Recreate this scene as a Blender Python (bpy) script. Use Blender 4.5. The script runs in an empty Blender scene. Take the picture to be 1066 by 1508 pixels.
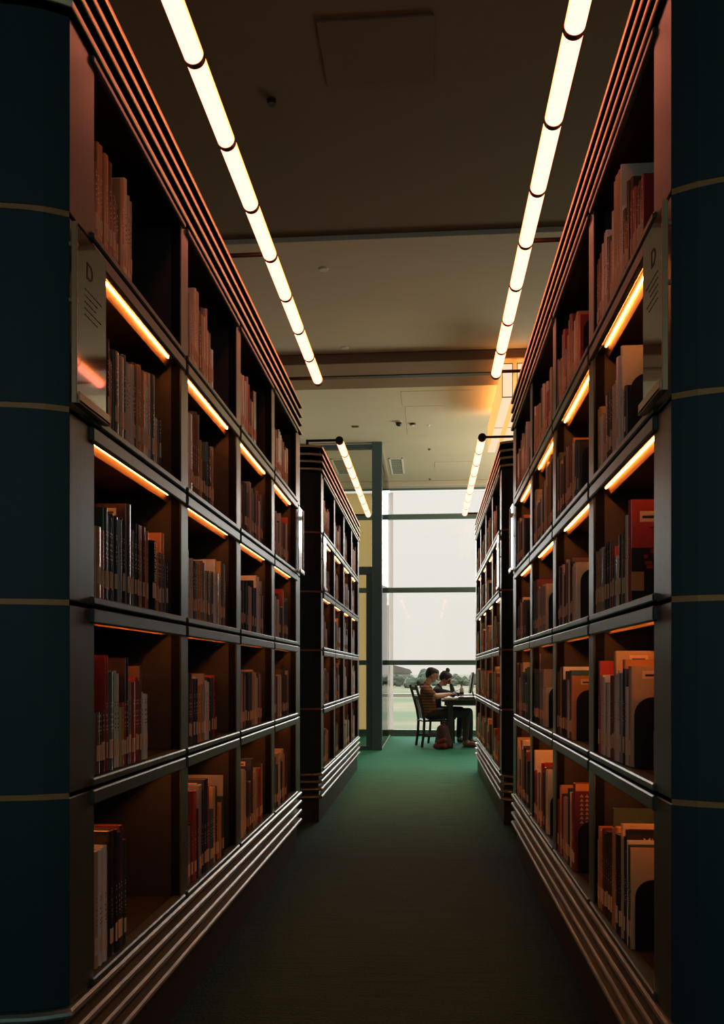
import bpy, bmesh, math, random
import numpy as np
from mathutils import Vector, Matrix

# ------------------------------------------------------------------ camera, world, light, exposure
SC = bpy.context.scene
COL = SC.collection
F, PSI, CAMZ = 1260.0, math.atan(98.5 / 1260.0), 1.208
cs, sn = math.cos(PSI), math.sin(PSI)
cam_d = bpy.data.cameras.new('camera')
cam = bpy.data.objects.new('camera', cam_d); COL.objects.link(cam)
cam.location = (0, 0, CAMZ); cam.rotation_euler = (math.pi / 2, 0, PSI)
cam_d.sensor_fit = 'HORIZONTAL'; cam_d.sensor_width = 36.0
cam_d.lens = F / 1066.0 * 36.0
cam_d.shift_y = (988 - 754) / 1066.0
cam_d.clip_start = 0.05; cam_d.clip_end = 1000
SC.camera = cam

SC.view_settings.view_transform = 'Standard'
SC.view_settings.look = 'None'
SC.view_settings.gamma = 1.0
SC.view_settings.exposure = 0.0
SC.view_settings.use_curve_mapping = False
SC.cycles.use_denoising = True
SC.cycles.max_bounces = 8
SC.cycles.diffuse_bounces = 5
SC.cycles.glossy_bounces = 4
SC.cycles.transmission_bounces = 6
SC.cycles.transparent_max_bounces = 12
SC.cycles.sample_clamp_indirect = 4.0
SC.cycles.caustics_reflective = False
SC.cycles.caustics_refractive = False

W = bpy.data.worlds.new('overcast_sky'); SC.world = W; W.use_nodes = True
nt = W.node_tree; bg = nt.nodes['Background']
SKY = 0.95
geo = nt.nodes.new('ShaderNodeTexCoord'); sep = nt.nodes.new('ShaderNodeSeparateXYZ')
rmp = nt.nodes.new('ShaderNodeValToRGB')
nt.links.new(geo.outputs['Generated'], sep.inputs[0]); nt.links.new(sep.outputs['Z'], rmp.inputs[0])
rmp.color_ramp.elements[0].position = 0.0; rmp.color_ramp.elements[0].color = (0.93, 0.86, 0.80, 1)
rmp.color_ramp.elements[1].position = 0.35; rmp.color_ramp.elements[1].color = (0.99, 0.96, 0.91, 1)
nt.links.new(rmp.outputs[0], bg.inputs['Color']); bg.inputs['Strength'].default_value = SKY

def light(name, kind, loc, rot, **kw):
    d = bpy.data.lights.new(name, kind)
    for k, v in kw.items(): setattr(d, k, v)
    o = bpy.data.objects.new(name, d); COL.objects.link(o); o.location = loc; o.rotation_euler = rot
    return o
# hazy sun behind thin cloud, in front of the glazed wall
sun = light('sun', 'SUN', (-8, 60, 40), (0, 0, 0), energy=6.5, angle=math.radians(55), color=(1, .97, .92))
sun.rotation_euler = Vector((.12, -1.0, -.62)).to_track_quat('-Z', 'Y').to_euler()
for nm, x in (('ceiling_fill_right', 3.7), ('ceiling_fill_left', -3.7)):   # unseen lights added behind the bookcases to brighten the far ceiling
    light(nm, 'AREA', (x, 13.2, 2.3), (math.radians(180), 0, 0), energy=300 if x > 0 else 50, shape='RECTANGLE', size=2.6, size_y=3.6, color=(1, .84, .60))
# portals only guide the sky's own light through the end window and the added fill windows
p = light('window_portal', 'AREA', (0, 16.3, 2.35), (math.radians(-90), 0, 0), shape='RECTANGLE', size=12, size_y=4.7)
p.data.cycles.is_portal = True
for nm, x, rz in (('left_fill_portal', -6.25, -90), ('right_fill_portal', 6.25, 90)):
    p = light(nm, 'AREA', (x, 12.4, 2.6), (math.radians(90), 0, math.radians(rz)), shape='RECTANGLE', size=6.8, size_y=3.8)
    p.data.cycles.is_portal = True
p = light('rear_fill_portal', 'AREA', (0, -4.25, 2.6), (math.radians(90), 0, math.radians(180)), shape='RECTANGLE', size=11.6, size_y=3.8)
p.data.cycles.is_portal = True

# ------------------------------------------------------------------ materials
def new_mat(name):
    m = bpy.data.materials.new(name); m.use_nodes = True
    return m, m.node_tree, m.node_tree.nodes['Principled BSDF']
def mat(name, col, rough=.5, metal=0., spec=.5, coat=0., noise=0., nscale=(8, 8, 8), bump=0., bscale=None, emit=None, estr=0.):
    m, t, b = new_mat(name)
    b.inputs['Base Color'].default_value = (*col, 1); b.inputs['Roughness'].default_value = rough
    b.inputs['Metallic'].default_value = metal; b.inputs['Specular IOR Level'].default_value = spec
    b.inputs['Coat Weight'].default_value = coat; b.inputs['Coat Roughness'].default_value = .08
    if emit: b.inputs['Emission Color'].default_value = (*emit, 1); b.inputs['Emission Strength'].default_value = estr
    if noise or bump:
        tc = t.nodes.new('ShaderNodeTexCoord'); mp = t.nodes.new('ShaderNodeMapping'); nz = t.nodes.new('ShaderNodeTexNoise')
        mp.inputs['Scale'].default_value = nscale; nz.inputs['Detail'].default_value = 4
        t.links.new(tc.outputs['Object'], mp.inputs[0]); t.links.new(mp.outputs[0], nz.inputs['Vector']); nz.inputs['Scale'].default_value = 1
        if noise:
            mx = t.nodes.new('ShaderNodeMix'); mx.data_type = 'RGBA'
            mx.inputs['A'].default_value = (*[c * (1 - noise) for c in col], 1); mx.inputs['B'].default_value = (*[min(1, c * (1 + noise)) for c in col], 1)
            t.links.new(nz.outputs['Fac'], mx.inputs['Factor']); t.links.new(mx.outputs['Result'], b.inputs['Base Color'])
        if bump:
            bp = t.nodes.new('ShaderNodeBump'); bp.inputs['Strength'].default_value = bump; bp.inputs['Distance'].default_value = .01
            src = nz
            if bscale:
                src = t.nodes.new('ShaderNodeTexNoise'); src.inputs['Scale'].default_value = bscale; t.links.new(tc.outputs['Object'], src.inputs['Vector'])
            t.links.new(src.outputs['Fac'], bp.inputs['Height']); t.links.new(bp.outputs[0], b.inputs['Normal'])
    return m
LAMP_C = (1.0, .50, .17)
M = {}
M['frame'] = mat('bronze_lacquer_frame', (.068, .088, .070), .36, .3, .7, noise=.25, nscale=(60, 60, 3), bump=.04)
M['inner'] = mat('dark_walnut_inside', (.021, .017, .015), .55, noise=.3, nscale=(40, 40, 3))
M['navy'] = mat('navy_lacquer_panel', (.018, .037, .043), .45, spec=.25, noise=.12, nscale=(3, 3, 1))
M['brass'] = mat('brass_inlay', (.44, .18, .055), .45, .3)
M['cornice'] = mat('cornice_bronze_edge', (.95, .78, .48), .35, .35)
M['plinth'] = mat('black_plinth', (.02, .022, .02), .5)
M['mould'] = mat('bronze_moulding', (.22, .235, .195), .32, .35)
M['core'] = mat('black_recess_shade', (.006, .006, .006), .8, spec=.1)  # near-black stands in for shade around the cornice mouldings and beside the posts
M['black'] = mat('black_metal', (.012, .013, .014), .4, .2)
M['dark_steel'] = mat('dark_blue_steel', (.08, .135, .165), .45, .3)
M['ring'] = mat('dark_bronze_ring', (.06, .035, .02), .4, .6)
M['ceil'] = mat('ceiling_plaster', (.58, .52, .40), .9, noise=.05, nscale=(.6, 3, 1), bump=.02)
M['ceil_shaded'] = mat('ceiling_plaster_shaded', (.19, .145, .093), .9, noise=.06, nscale=(.6, 3, 1), bump=.02)  # shade of the near ceiling put into a darker plaster colour
M['beam'] = mat('beam_brown_paint', (.22, .13, .075), .6)
M['wall'] = mat('wall_paint_taupe', (.25, .21, .16), .85, noise=.05)
M['wframe'] = mat('window_frame_green_grey', (.11, .17, .155), .5)
M['white'] = mat('white_paint', (.8, .78, .75), .5)
M['vent'] = mat('vent_grille_green_grey', (.30, .31, .25), .6)
M['plate'] = mat('ceiling_plate_offwhite', (.60, .53, .42), .8)
M['hatch'] = mat('hatch_plate_brown', (.15, .10, .07), .8)
M['disc'] = mat('downlight_disc', (.75, .72, .62), .4)
M['tan'] = mat('tan_housing', (.7, .5, .3), .5)
M['wood'] = mat('dark_stained_wood', (.022, .015, .012), .6, noise=.3, nscale=(30, 30, 4))
M['deskwood'] = mat('dark_table_wood', (.030, .028, .026), .4)
M['channel'] = mat('bronze_light_channel', (.12, .07, .04), .5)
M['paper'] = mat('paper', (.85, .80, .70), .8)
M['pages'] = mat('book_pages', (.72, .62, .46), .85, noise=.12, nscale=(2, 300, 2))
M['label'] = mat('spine_label_paper', (.80, .56, .34), .7, noise=.15, nscale=(50, 50, 120))
M['ink'] = mat('printed_ink', (.03, .025, .02), .7)
M['gold'] = mat('gold_print', (.75, .45, .14), .5, .2)
M['clip'] = mat('amber_acrylic_edge', (.50, .28, .13), .25, .2)

def emitmat(name, rim, core, s, dots=0):
    m = bpy.data.materials.new(name); m.use_nodes = True; t = m.node_tree
    for n in list(t.nodes): t.nodes.remove(n)
    out = t.nodes.new('ShaderNodeOutputMaterial'); e = t.nodes.new('ShaderNodeEmission')
    e.inputs['Color'].default_value = (*core, 1); e.inputs['Strength'].default_value = s
    if dots:
        tc = t.nodes.new('ShaderNodeTexCoord'); w = t.nodes.new('ShaderNodeTexWave'); w.bands_direction = 'Y'; w.inputs['Scale'].default_value = dots
        mr = t.nodes.new('ShaderNodeMapRange'); mr.inputs['From Min'].default_value = .3; mr.inputs['From Max'].default_value = .9; mr.inputs['To Min'].default_value = s * .35; mr.inputs['To Max'].default_value = s * 1.7
        t.links.new(tc.outputs['Object'], w.inputs['Vector']); t.links.new(w.outputs['Fac'], mr.inputs['Value']); t.links.new(mr.outputs[0], e.inputs['Strength'])
    t.links.new(e.outputs[0], out.inputs[0])
    return m
M['tube'] = emitmat('tube_diffuser_glow', None, (1.0, .50, .17), 5.6)
t = M['tube'].node_tree; e = [n for n in t.nodes if n.type == 'EMISSION'][0]
tc = t.nodes.new('ShaderNodeTexCoord'); sp_ = t.nodes.new('ShaderNodeSeparateXYZ'); cr = t.nodes.new('ShaderNodeValToRGB'); mr = t.nodes.new('ShaderNodeMapRange')
t.links.new(tc.outputs['Object'], sp_.inputs[0]); mr.inputs['From Min'].default_value = -.03; mr.inputs['From Max'].default_value = .03
t.links.new(sp_.outputs['Z'], mr.inputs['Value']); t.links.new(mr.outputs[0], cr.inputs[0]); t.links.new(cr.outputs[0], e.inputs['Color'])
cr.color_ramp.elements[0].position = .30; cr.color_ramp.elements[0].color = (1, .25, .15, 1); cr.color_ramp.elements[1].position = .60; cr.color_ramp.elements[1].color = (1, .215, .022, 1)
M['led'] = emitmat('led_strip_glow', None, (1.0, .27, .045), 75.0, dots=16)
M['lantern'] = emitmat('lantern_cream_diffuser', None, (1.0, .74, .48), 1.02)
M['lantern_side'] = emitmat('lantern_amber_side', None, (1.0, .46, .13), 1.3)
M['lantern_top'] = emitmat('lantern_amber_top', None, (1.0, .36, .08), 9.0)

def glassmat(name, tint, refl=.08):
    m = bpy.data.materials.new(name); m.use_nodes = True; t = m.node_tree
    for n in list(t.nodes): t.nodes.remove(n)
    out = t.nodes.new('ShaderNodeOutputMaterial'); tr = t.nodes.new('ShaderNodeBsdfTransparent'); gl = t.nodes.new('ShaderNodeBsdfGlossy'); mx = t.nodes.new('ShaderNodeMixShader'); fr = t.nodes.new('ShaderNodeFresnel')
    tr.inputs[0].default_value = (*tint, 1); gl.inputs['Roughness'].default_value = .02; fr.inputs[0].default_value = 1.35
    t.links.new(fr.outputs[0], mx.inputs[0]); t.links.new(tr.outputs[0], mx.inputs[1]); t.links.new(gl.outputs[0], mx.inputs[2]); t.links.new(mx.outputs[0], out.inputs[0])
    return m
M['glass'] = glassmat('window_glass', (.97, .98, .97))
M['sglass'] = glassmat('clear_side_glass', (.97, .98, .97)); [n for n in M['sglass'].node_tree.nodes if n.type == 'FRESNEL'][0].inputs[0].default_value = 1.06
M['pglass'] = glassmat('partition_glass', (.86, .88, .84))
m, t, b = new_mat('beige_roller_screen'); M['screen'] = m
b.inputs['Base Color'].default_value = (.50, .40, .26, 1); b.inputs['Roughness'].default_value = .9
tl = t.nodes.new('ShaderNodeBsdfTranslucent'); tl.inputs[0].default_value = (.80, .66, .44, 1)
mx = t.nodes.new('ShaderNodeMixShader'); mx.inputs[0].default_value = .6
t.links.new(b.outputs[0], mx.inputs[1]); t.links.new(tl.outputs[0], mx.inputs[2]); t.links.new(mx.outputs[0], t.nodes['Material Output'].inputs[0])
m, t, b = new_mat('frosted_white_fin'); M['frost'] = m
b.inputs['Base Color'].default_value = (.85, .80, .78, 1)
tl = t.nodes.new('ShaderNodeBsdfTranslucent'); tl.inputs[0].default_value = (.95, .90, .88, 1)
mx = t.nodes.new('ShaderNodeMixShader'); mx.inputs[0].default_value = .7
t.links.new(b.outputs[0], mx.inputs[1]); t.links.new(tl.outputs[0], mx.inputs[2]); t.links.new(mx.outputs[0], t.nodes['Material Output'].inputs[0])
m, t, b = new_mat('tinted_acrylic_sheet'); M['acrylic'] = m
b.inputs['Base Color'].default_value = (.17, .085, .045, 1); b.inputs['Roughness'].default_value = .06; b.inputs['Coat Weight'].default_value = .6; b.inputs['Specular IOR Level'].default_value = .8
# carpet
m, t, b = new_mat('green_loop_carpet'); M['carpet'] = m
tc = t.nodes.new('ShaderNodeTexCoord'); n1 = t.nodes.new('ShaderNodeTexNoise'); n1.inputs['Scale'].default_value = 90; n1.inputs['Detail'].default_value = 3
mp = t.nodes.new('ShaderNodeMapping'); mp.inputs['Scale'].default_value = (3, 60, 1); n2 = t.nodes.new('ShaderNodeTexNoise'); n2.inputs['Scale'].default_value = 1; n2.inputs['Detail'].default_value = 5
t.links.new(tc.outputs['Object'], n1.inputs['Vector']); t.links.new(tc.outputs['Object'], mp.inputs[0]); t.links.new(mp.outputs[0], n2.inputs['Vector'])
ad = t.nodes.new('ShaderNodeMath'); ad.operation = 'MULTIPLY'; t.links.new(n1.outputs['Fac'], ad.inputs[0]); t.links.new(n2.outputs['Fac'], ad.inputs[1])
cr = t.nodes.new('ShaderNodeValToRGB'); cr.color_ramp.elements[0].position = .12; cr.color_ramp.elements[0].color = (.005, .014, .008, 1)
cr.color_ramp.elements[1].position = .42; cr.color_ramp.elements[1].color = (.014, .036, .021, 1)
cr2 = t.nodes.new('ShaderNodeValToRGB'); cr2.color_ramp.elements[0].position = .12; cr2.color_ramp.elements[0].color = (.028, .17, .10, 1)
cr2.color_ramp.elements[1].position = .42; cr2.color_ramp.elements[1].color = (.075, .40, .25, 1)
# blends from dark green near the camera to a stronger green toward the window
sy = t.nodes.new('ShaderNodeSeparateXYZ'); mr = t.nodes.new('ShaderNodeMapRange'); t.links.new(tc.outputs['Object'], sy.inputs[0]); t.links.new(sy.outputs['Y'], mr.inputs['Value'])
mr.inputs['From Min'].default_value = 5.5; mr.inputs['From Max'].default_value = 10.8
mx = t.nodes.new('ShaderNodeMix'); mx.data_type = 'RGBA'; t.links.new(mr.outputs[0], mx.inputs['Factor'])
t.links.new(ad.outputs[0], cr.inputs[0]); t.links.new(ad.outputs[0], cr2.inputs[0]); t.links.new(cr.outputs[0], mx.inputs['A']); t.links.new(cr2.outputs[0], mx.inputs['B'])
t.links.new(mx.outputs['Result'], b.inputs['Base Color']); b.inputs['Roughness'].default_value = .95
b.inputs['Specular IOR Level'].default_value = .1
bp = t.nodes.new('ShaderNodeBump'); bp.inputs['Strength'].default_value = .6; bp.inputs['Distance'].default_value = .01; t.links.new(n1.outputs['Fac'], bp.inputs['Height']); t.links.new(bp.outputs[0], b.inputs['Normal'])

def bookmat(name, col, ink, rough=.4):
    """Cover cloth or card; a patch of small printed marks (a title) sits on spine and cover."""
    m, t, b = new_mat(name); b.inputs['Roughness'].default_value = rough; b.inputs['Coat Weight'].default_value = .9; b.inputs['Coat Roughness'].default_value = .22
    tc = t.nodes.new('ShaderNodeTexCoord'); mp = t.nodes.new('ShaderNodeMapping'); mp.inputs['Scale'].default_value = (170, 170, 260)
    nz = t.nodes.new('ShaderNodeTexNoise'); nz.inputs['Scale'].default_value = 1; nz.inputs['Detail'].default_value = 1
    t.links.new(tc.outputs['Object'], mp.inputs[0]); t.links.new(mp.outputs[0], nz.inputs['Vector'])
    sp = t.nodes.new('ShaderNodeSeparateXYZ'); t.links.new(tc.outputs['Object'], sp.inputs[0])
    def band(sock, c0, w):
        n = t.nodes.new('ShaderNodeMath'); n.operation = 'COMPARE'; n.inputs[1].default_value = c0; n.inputs[2].default_value = w; t.links.new(sock, n.inputs[0]); return n.outputs[0]
    z = band(sp.outputs['Z'], .145, .042)
    gt = t.nodes.new('ShaderNodeMath'); gt.operation = 'GREATER_THAN'; gt.inputs[1].default_value = .56; t.links.new(nz.outputs['Fac'], gt.inputs[0])
    y = band(sp.outputs['Y'], 0, .0045)
    m1 = t.nodes.new('ShaderNodeMath'); m1.operation = 'MULTIPLY'; t.links.new(z, m1.inputs[0]); t.links.new(gt.outputs[0], m1.inputs[1])
    m2 = t.nodes.new('ShaderNodeMath'); m2.operation = 'MULTIPLY'; t.links.new(m1.outputs[0], m2.inputs[0]); t.links.new(y, m2.inputs[1])
    mx = t.nodes.new('ShaderNodeMix'); mx.data_type = 'RGBA'; mx.inputs['A'].default_value = (*col, 1); mx.inputs['B'].default_value = (*ink, 1)
    t.links.new(m2.outputs[0], mx.inputs['Factor']); t.links.new(mx.outputs['Result'], b.inputs['Base Color'])
    return m
BC = [('cream', (.72, .62, .46), (.1, .06, .04)), ('tan', (.55, .38, .22), (.08, .05, .03)), ('orange', (.60, .25, .08), (.9, .8, .6)),
      ('red', (.40, .035, .03), (.9, .7, .4)), ('dark red', (.16, .02, .02), (.8, .6, .3)), ('brown', (.18, .09, .045), (.8, .6, .3)),
      ('black', (.015, .015, .017), (.8, .6, .3)), ('dark green', (.02, .055, .04), (.8, .7, .4)), ('navy', (.02, .03, .07), (.8, .75, .6)),
      ('grey', (.30, .29, .27), (.05, .05, .05)), ('white', (.80, .77, .72), (.15, .05, .04)), ('ochre', (.50, .32, .08), (.1, .05, .02)),
      ('teal', (.05, .13, .13), (.8, .8, .7)), ('dark brown', (.06, .03, .02), (.8, .6, .3))]
BM = {n: bookmat('cover_' + n.replace(' ', '_'), c, i, .35 if n in ('black', 'white', 'cream') else .45) for n, c, i in BC}
BW = dict(zip([b[0] for b in BC], [11, 9, 7, 5, 4, 6, 10, 6, 5, 7, 10, 4, 3, 7]))

# ------------------------------------------------------------------ mesh helpers
class MB:
    def __init__(s): s.v = []; s.f = []; s.m = []
    def add(s, vs, fs, mi=0):
        o = len(s.v); s.v += [tuple(v) for v in vs]; s.f += [tuple(i + o for i in f) for f in fs]; s.m += [mi] * len(fs)
    def box(s, x0, x1, y0, y1, z0, z1, mi=0):
        x0, x1 = sorted((x0, x1)); y0, y1 = sorted((y0, y1)); z0, z1 = sorted((z0, z1))
        s.add([(x, y, z) for x in (x0, x1) for y in (y0, y1) for z in (z0, z1)],
              [(0, 1, 3, 2), (4, 6, 7, 5), (0, 4, 5, 1), (2, 3, 7, 6), (0, 2, 6, 4), (1, 5, 7, 3)], mi)
    def cbox(s, x0, x1, y0, y1, z0, z1, c=.003, mi=0):
        """Box with chamfered edges."""
        lo = [min(x0, x1), min(y0, y1), min(z0, z1)]; hi = [max(x0, x1), max(y0, y1), max(z0, z1)]
        c = min(c, *(0.45 * (h - l) for l, h in zip(lo, hi)))
        bm = bmesh.new(); bmesh.ops.create_cube(bm, size=1)
        for v in bm.verts:
            for i in range(3): v.co[i] = lo[i] if v.co[i] < 0 else hi[i]
        bmesh.ops.bevel(bm, geom=list(bm.edges), offset=c, segments=1, profile=.5, affect='EDGES')
        s.bm(bm, mi)
    def bm(s, bm, mi=0):
        bm.verts.index_update(); s.add([v.co[:] for v in bm.verts], [[v.index for v in f.verts] for f in bm.faces], mi); bm.free()
    def prism(s, pts, a0, a1, axis='z', mi=0):
        """Polygon pts extruded along an axis (z: pts are x,y; y: pts are x,z; x: pts are y,z)."""
        n = len(pts)
        def P(p, a): return {'z': (p[0], p[1], a), 'y': (p[0], a, p[1]), 'x': (a, p[0], p[1])}[axis]
        vs = [P(p, a0) for p in pts] + [P(p, a1) for p in pts]
        fs = [tuple(range(n))[::-1], tuple(range(n, 2 * n))] + [(i, (i + 1) % n, n + (i + 1) % n, n + i) for i in range(n)]
        s.add(vs, fs, mi)
    def tube(s, p0, p1, r0, r1=None, n=12, mi=0):
        r1 = r0 if r1 is None else r1; p0, p1 = Vector(p0), Vector(p1); d = (p1 - p0).normalized()
        a = d.orthogonal().normalized(); b = d.cross(a); vs = []
        for p, r in ((p0, r0), (p1, r1)):
            vs += [p + r * (math.cos(2 * math.pi * i / n) * a + math.sin(2 * math.pi * i / n) * b) for i in range(n)]
        s.add(vs, [tuple(range(n))[::-1], tuple(range(n, 2 * n))] + [(i, (i + 1) % n, n + (i + 1) % n, n + i) for i in range(n)], mi)
    def path(s, pts, r, n=8, mi=0):
        for a, b in zip(pts, pts[1:]): s.tube(a, b, r, n=n, mi=mi)
    def ball(s, c, r, mi=0, sub=2):
        bm = bmesh.new(); bmesh.ops.create_icosphere(bm, subdivisions=sub, radius=1)
        r = (r, r, r) if not hasattr(r, '__len__') else r
        for v in bm.verts: v.co = Vector((c[0] + v.co.x * r[0], c[1] + v.co.y * r[1], c[2] + v.co.z * r[2]))
        s.bm(bm, mi)
    def mesh(s, name, mats, smooth=False):
        me = bpy.data.meshes.new(name); me.from_pydata(s.v, [], s.f)
        for mm in (mats if isinstance(mats, (list, tuple)) else [mats]): me.materials.append(mm)
        if any(s.m): me.polygons.foreach_set('material_index', s.m)
        bm = bmesh.new(); bm.from_mesh(me); bmesh.ops.recalc_face_normals(bm, faces=bm.faces); bm.to_mesh(me); bm.free()
        if smooth: me.polygons.foreach_set('use_smooth', [True] * len(me.polygons))
        me.update(); return me
    def obj(s, name, mats, parent=None, smooth=False):
        o = bpy.data.objects.new(name, s.mesh(name, mats, smooth)); COL.objects.link(o)
        if parent: o.parent = parent
        return o
def tag(o, label=None, cat=None, group=None, kind=None):
    if label: o['label'] = label
    if cat: o['category'] = cat
    if group: o['group'] = group
    if kind: o['kind'] = kind
    return o
def empty(name, loc, label, cat, group=None):
    o = bpy.data.objects.new(name, None); COL.objects.link(o); o.location = loc; return tag(o, label, cat, group)
def copy_tree(o, parent=None):
    c = o.copy(); COL.objects.link(c)
    if parent: c.parent = parent
    for ch in o.children: copy_tree(ch, c)
    return c
def text(body, size, m_, name, parent, loc, rot, ext=.0003):
    cu = bpy.data.curves.new(name, 'FONT'); cu.body = body; cu.size = size; cu.extrude = ext; cu.align_x = 'CENTER'; cu.align_y = 'CENTER'; cu.materials.append(m_)
    o = bpy.data.objects.new(name, cu); me = bpy.data.meshes.new_from_object(o); bpy.data.objects.remove(o)
    o = bpy.data.objects.new(name, me); COL.objects.link(o); o.parent = parent; o.location = loc; o.rotation_euler = rot; return o
def struct(mb, name, mats): return tag(mb.obj(name, mats), kind='structure')
def at(px, Y):
    t_ = (px - 533) / F; return Y * (t_ * cs - sn) / (cs + t_ * sn)
def zat(px, py, Y):
    return CAMZ + (988 - py) * (Y * cs - at(px, Y) * sn) / F

# ------------------------------------------------------------------ room shell
ZC = CAMZ + 3.49; ZN = CAMZ + 3.53; YW = 16.0; XL, XR, YB = -6.0, 6.0, -4.0
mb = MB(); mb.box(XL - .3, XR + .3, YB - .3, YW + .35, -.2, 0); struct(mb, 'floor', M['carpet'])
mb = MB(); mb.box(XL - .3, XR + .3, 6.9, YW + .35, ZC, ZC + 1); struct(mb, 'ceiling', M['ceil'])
mb = MB(); mb.box(XL - .3, XR + .3, YB - .3, 6.9, ZN, ZC + 1); struct(mb, 'ceiling_raised', M['ceil_shaded'])
WA, WB_, WZ0, WZ1 = 9.0, 15.8, .7, 4.5                # side glazing added to bring fill light into the reading area
for nm, a, b_ in (('wall_left', XL - .3, XL), ('wall_right', XR, XR + .3)):
    mb = MB(); mb.box(a, b_, YB, WA, 0, ZN); mb.box(a, b_, WB_, YW + .35, 0, ZN); mb.box(a, b_, WA, WB_, 0, WZ0); mb.box(a, b_, WA, WB_, WZ1, ZN); struct(mb, nm, M['wall'])
mb = MB(); mb.box(XL, XR, YB - .3, YB, 0, WZ0); mb.box(XL, XR, YB - .3, YB, WZ1, ZN)
struct(mb, 'wall_back', M['wall'])
# cross beam with its dark track groove, blind pelmet
mb = MB(); mb.cbox(XL, XR, 9.36, 10.22, CAMZ + 3.38, ZC, .01); bm_ = struct(mb, 'trim_1', M['beam'])
mb = MB(); mb.box(XL, XR, 9.76, 9.84, CAMZ + 3.372, CAMZ + 3.385); mb.obj('track', M['black'], bm_)
mb = MB(); mb.cbox(XL, XR, 15.72, 15.98, CAMZ + 3.40, ZC, .01); struct(mb, 'trim_2', M['plate'])
mb = MB(); mb.cbox(XL, XR, 15.95, 16.0, CAMZ + 3.37, CAMZ + 3.40, .003); struct(mb, 'trim_3', M['wframe'])
# window_1: whole glazed end wall
win = bpy.data.objects.new('window_1', None); COL.objects.link(win); win['kind'] = 'structure'; win.location = (0, YW, 0)
rows = [0.055, 1.208 + .155, 1.208 + 1.51, 1.208 + 2.88, CAMZ + 3.37]
cols = [XL, -3.9, -2.1, 1.9, 4.0, XR]
for z in rows[:-1]:
    mb = MB(); h = .055 if z < .1 else .045
    mb.cbox(XL, XR, -.02, .06, z - h, z + h, .004); mb.obj('transom', M['wframe'], win)
for x in cols[1:-1]:
    mb = MB(); mb.cbox(x - .04, x + .04, -.015, .055, 0, rows[-1], .004); mb.obj('mullion', M['wframe'], win)
for i in range(4):
    for j in range(5):
        mb = MB(); mb.box(cols[j] + .03, cols[j + 1] - .03, .02, .032, rows[i] + .03, rows[i + 1] - .03); mb.obj('pane', M['glass'], win)
mb = MB(); mb.cbox(XL, XR, -.06, .3, 0, .02, .003); sl = mb.obj('window_sill', M['wframe'], win)
# unseen glazing added for fill light: behind the camera, beside the reading area
M['tglass'] = glassmat('teal_tinted_glass', (.57, .72, .74))  # teal tint cools the fill light of the added rear glazing
def glazing(name, loc, rz, ln, n, gm):
    w = bpy.data.objects.new(name, None); COL.objects.link(w); w['kind'] = 'structure'; w.location = loc; w.rotation_euler = (0, 0, rz)
    st = ln / n
    for i in range(n + 1):
        x = -ln / 2 + i * st; mb = MB(); mb.cbox(x - .03, x + .03, -.04, .04, WZ0, WZ1, .004); mb.obj('mullion', M['wframe'], w)
    for z in (WZ0 + .03, WZ1 - .03):
        mb = MB(); mb.cbox(-ln / 2, ln / 2, -.045, .045, z - .03, z + .03, .004); mb.obj('transom', M['wframe'], w)
    for i in range(n):
        x = -ln / 2 + i * st; mb = MB(); mb.box(x + .03, x + st - .03, -.006, .006, WZ0 + .06, WZ1 - .06); mb.obj('pane', gm, w)
glazing('fill_window_rear', (0, YB - .15, 0), 0, 12, 6, M['tglass'])
glazing('fill_window_left', (XL - .15, (WA + WB_) / 2, 0), math.pi / 2, WB_ - WA, 4, M['glass'])
glazing('fill_window_right', (XR + .15, (WA + WB_) / 2, 0), math.pi / 2, WB_ - WA, 4, M['glass'])
# roller screens outside the left part of the glazing, in three drops
for i, (a, b_) in enumerate(((-5.95, -3.95), (-3.9, -2.15), (-2.05, -.98))):
    mb = MB(); mb.box(a, b_, YW + .16, YW + .166, .06, CAMZ + 3.36)
    o = mb.obj('roller_screen', M['screen'])
    tag(o, ['beige roller screen over the glazing, far left of the glass room', 'beige roller screen over the middle of the glass room glazing', 'beige roller screen nearest the dark column, seen through the glass door'][i], 'blind', None)
    c_ = MB(); c_.tube((a, YW + .163, .06), (b_, YW + .163, .06), .015, n=8); c_.obj('bottom_bar', M['white'], o)

# ------------------------------------------------------------------ bookcases
L_CASE = 3.70; DEP = .80; SH = .36                     # length, whole depth, compartment depth
ZT = [.395, .907, 1.3725, 1.838, 2.308, 2.790]         # joints of the five tiers
BAYS = [(.157 + k * .865, .157 + k * .865 + .775) for k in range(4)]
POSTS = [(0, .157)] + [(BAYS[k][1], BAYS[k + 1][0]) for k in range(3)] + [(BAYS[3][1], L_CASE)]
def end_outline(off=0.):
    """Plan of a bookcase (front at x=0, running along y): straight fronts, softly bowed ends."""
    b_ = [(0, 0), (.02, .012), (.05, .028), (.09, .043), (.15, .056), (.24, .064), (.40, .066)]
    pts = [(-x, -y) for x, y in b_] + [(-(DEP - x), -y) for x, y in b_[::-1][1:]]
    far = [(x, L_CASE - y) for x, y in pts][::-1]
    pts = pts + far; out = []
    cx, cy = -DEP / 2, L_CASE / 2
    for x, y in pts:
        sg = lambda v: 1 if v > 0 else -1
        out.append((x + off * sg(x - cx) if abs(x - cx) > .3 else x, y + off * sg(y - cy)))
    return out
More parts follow.
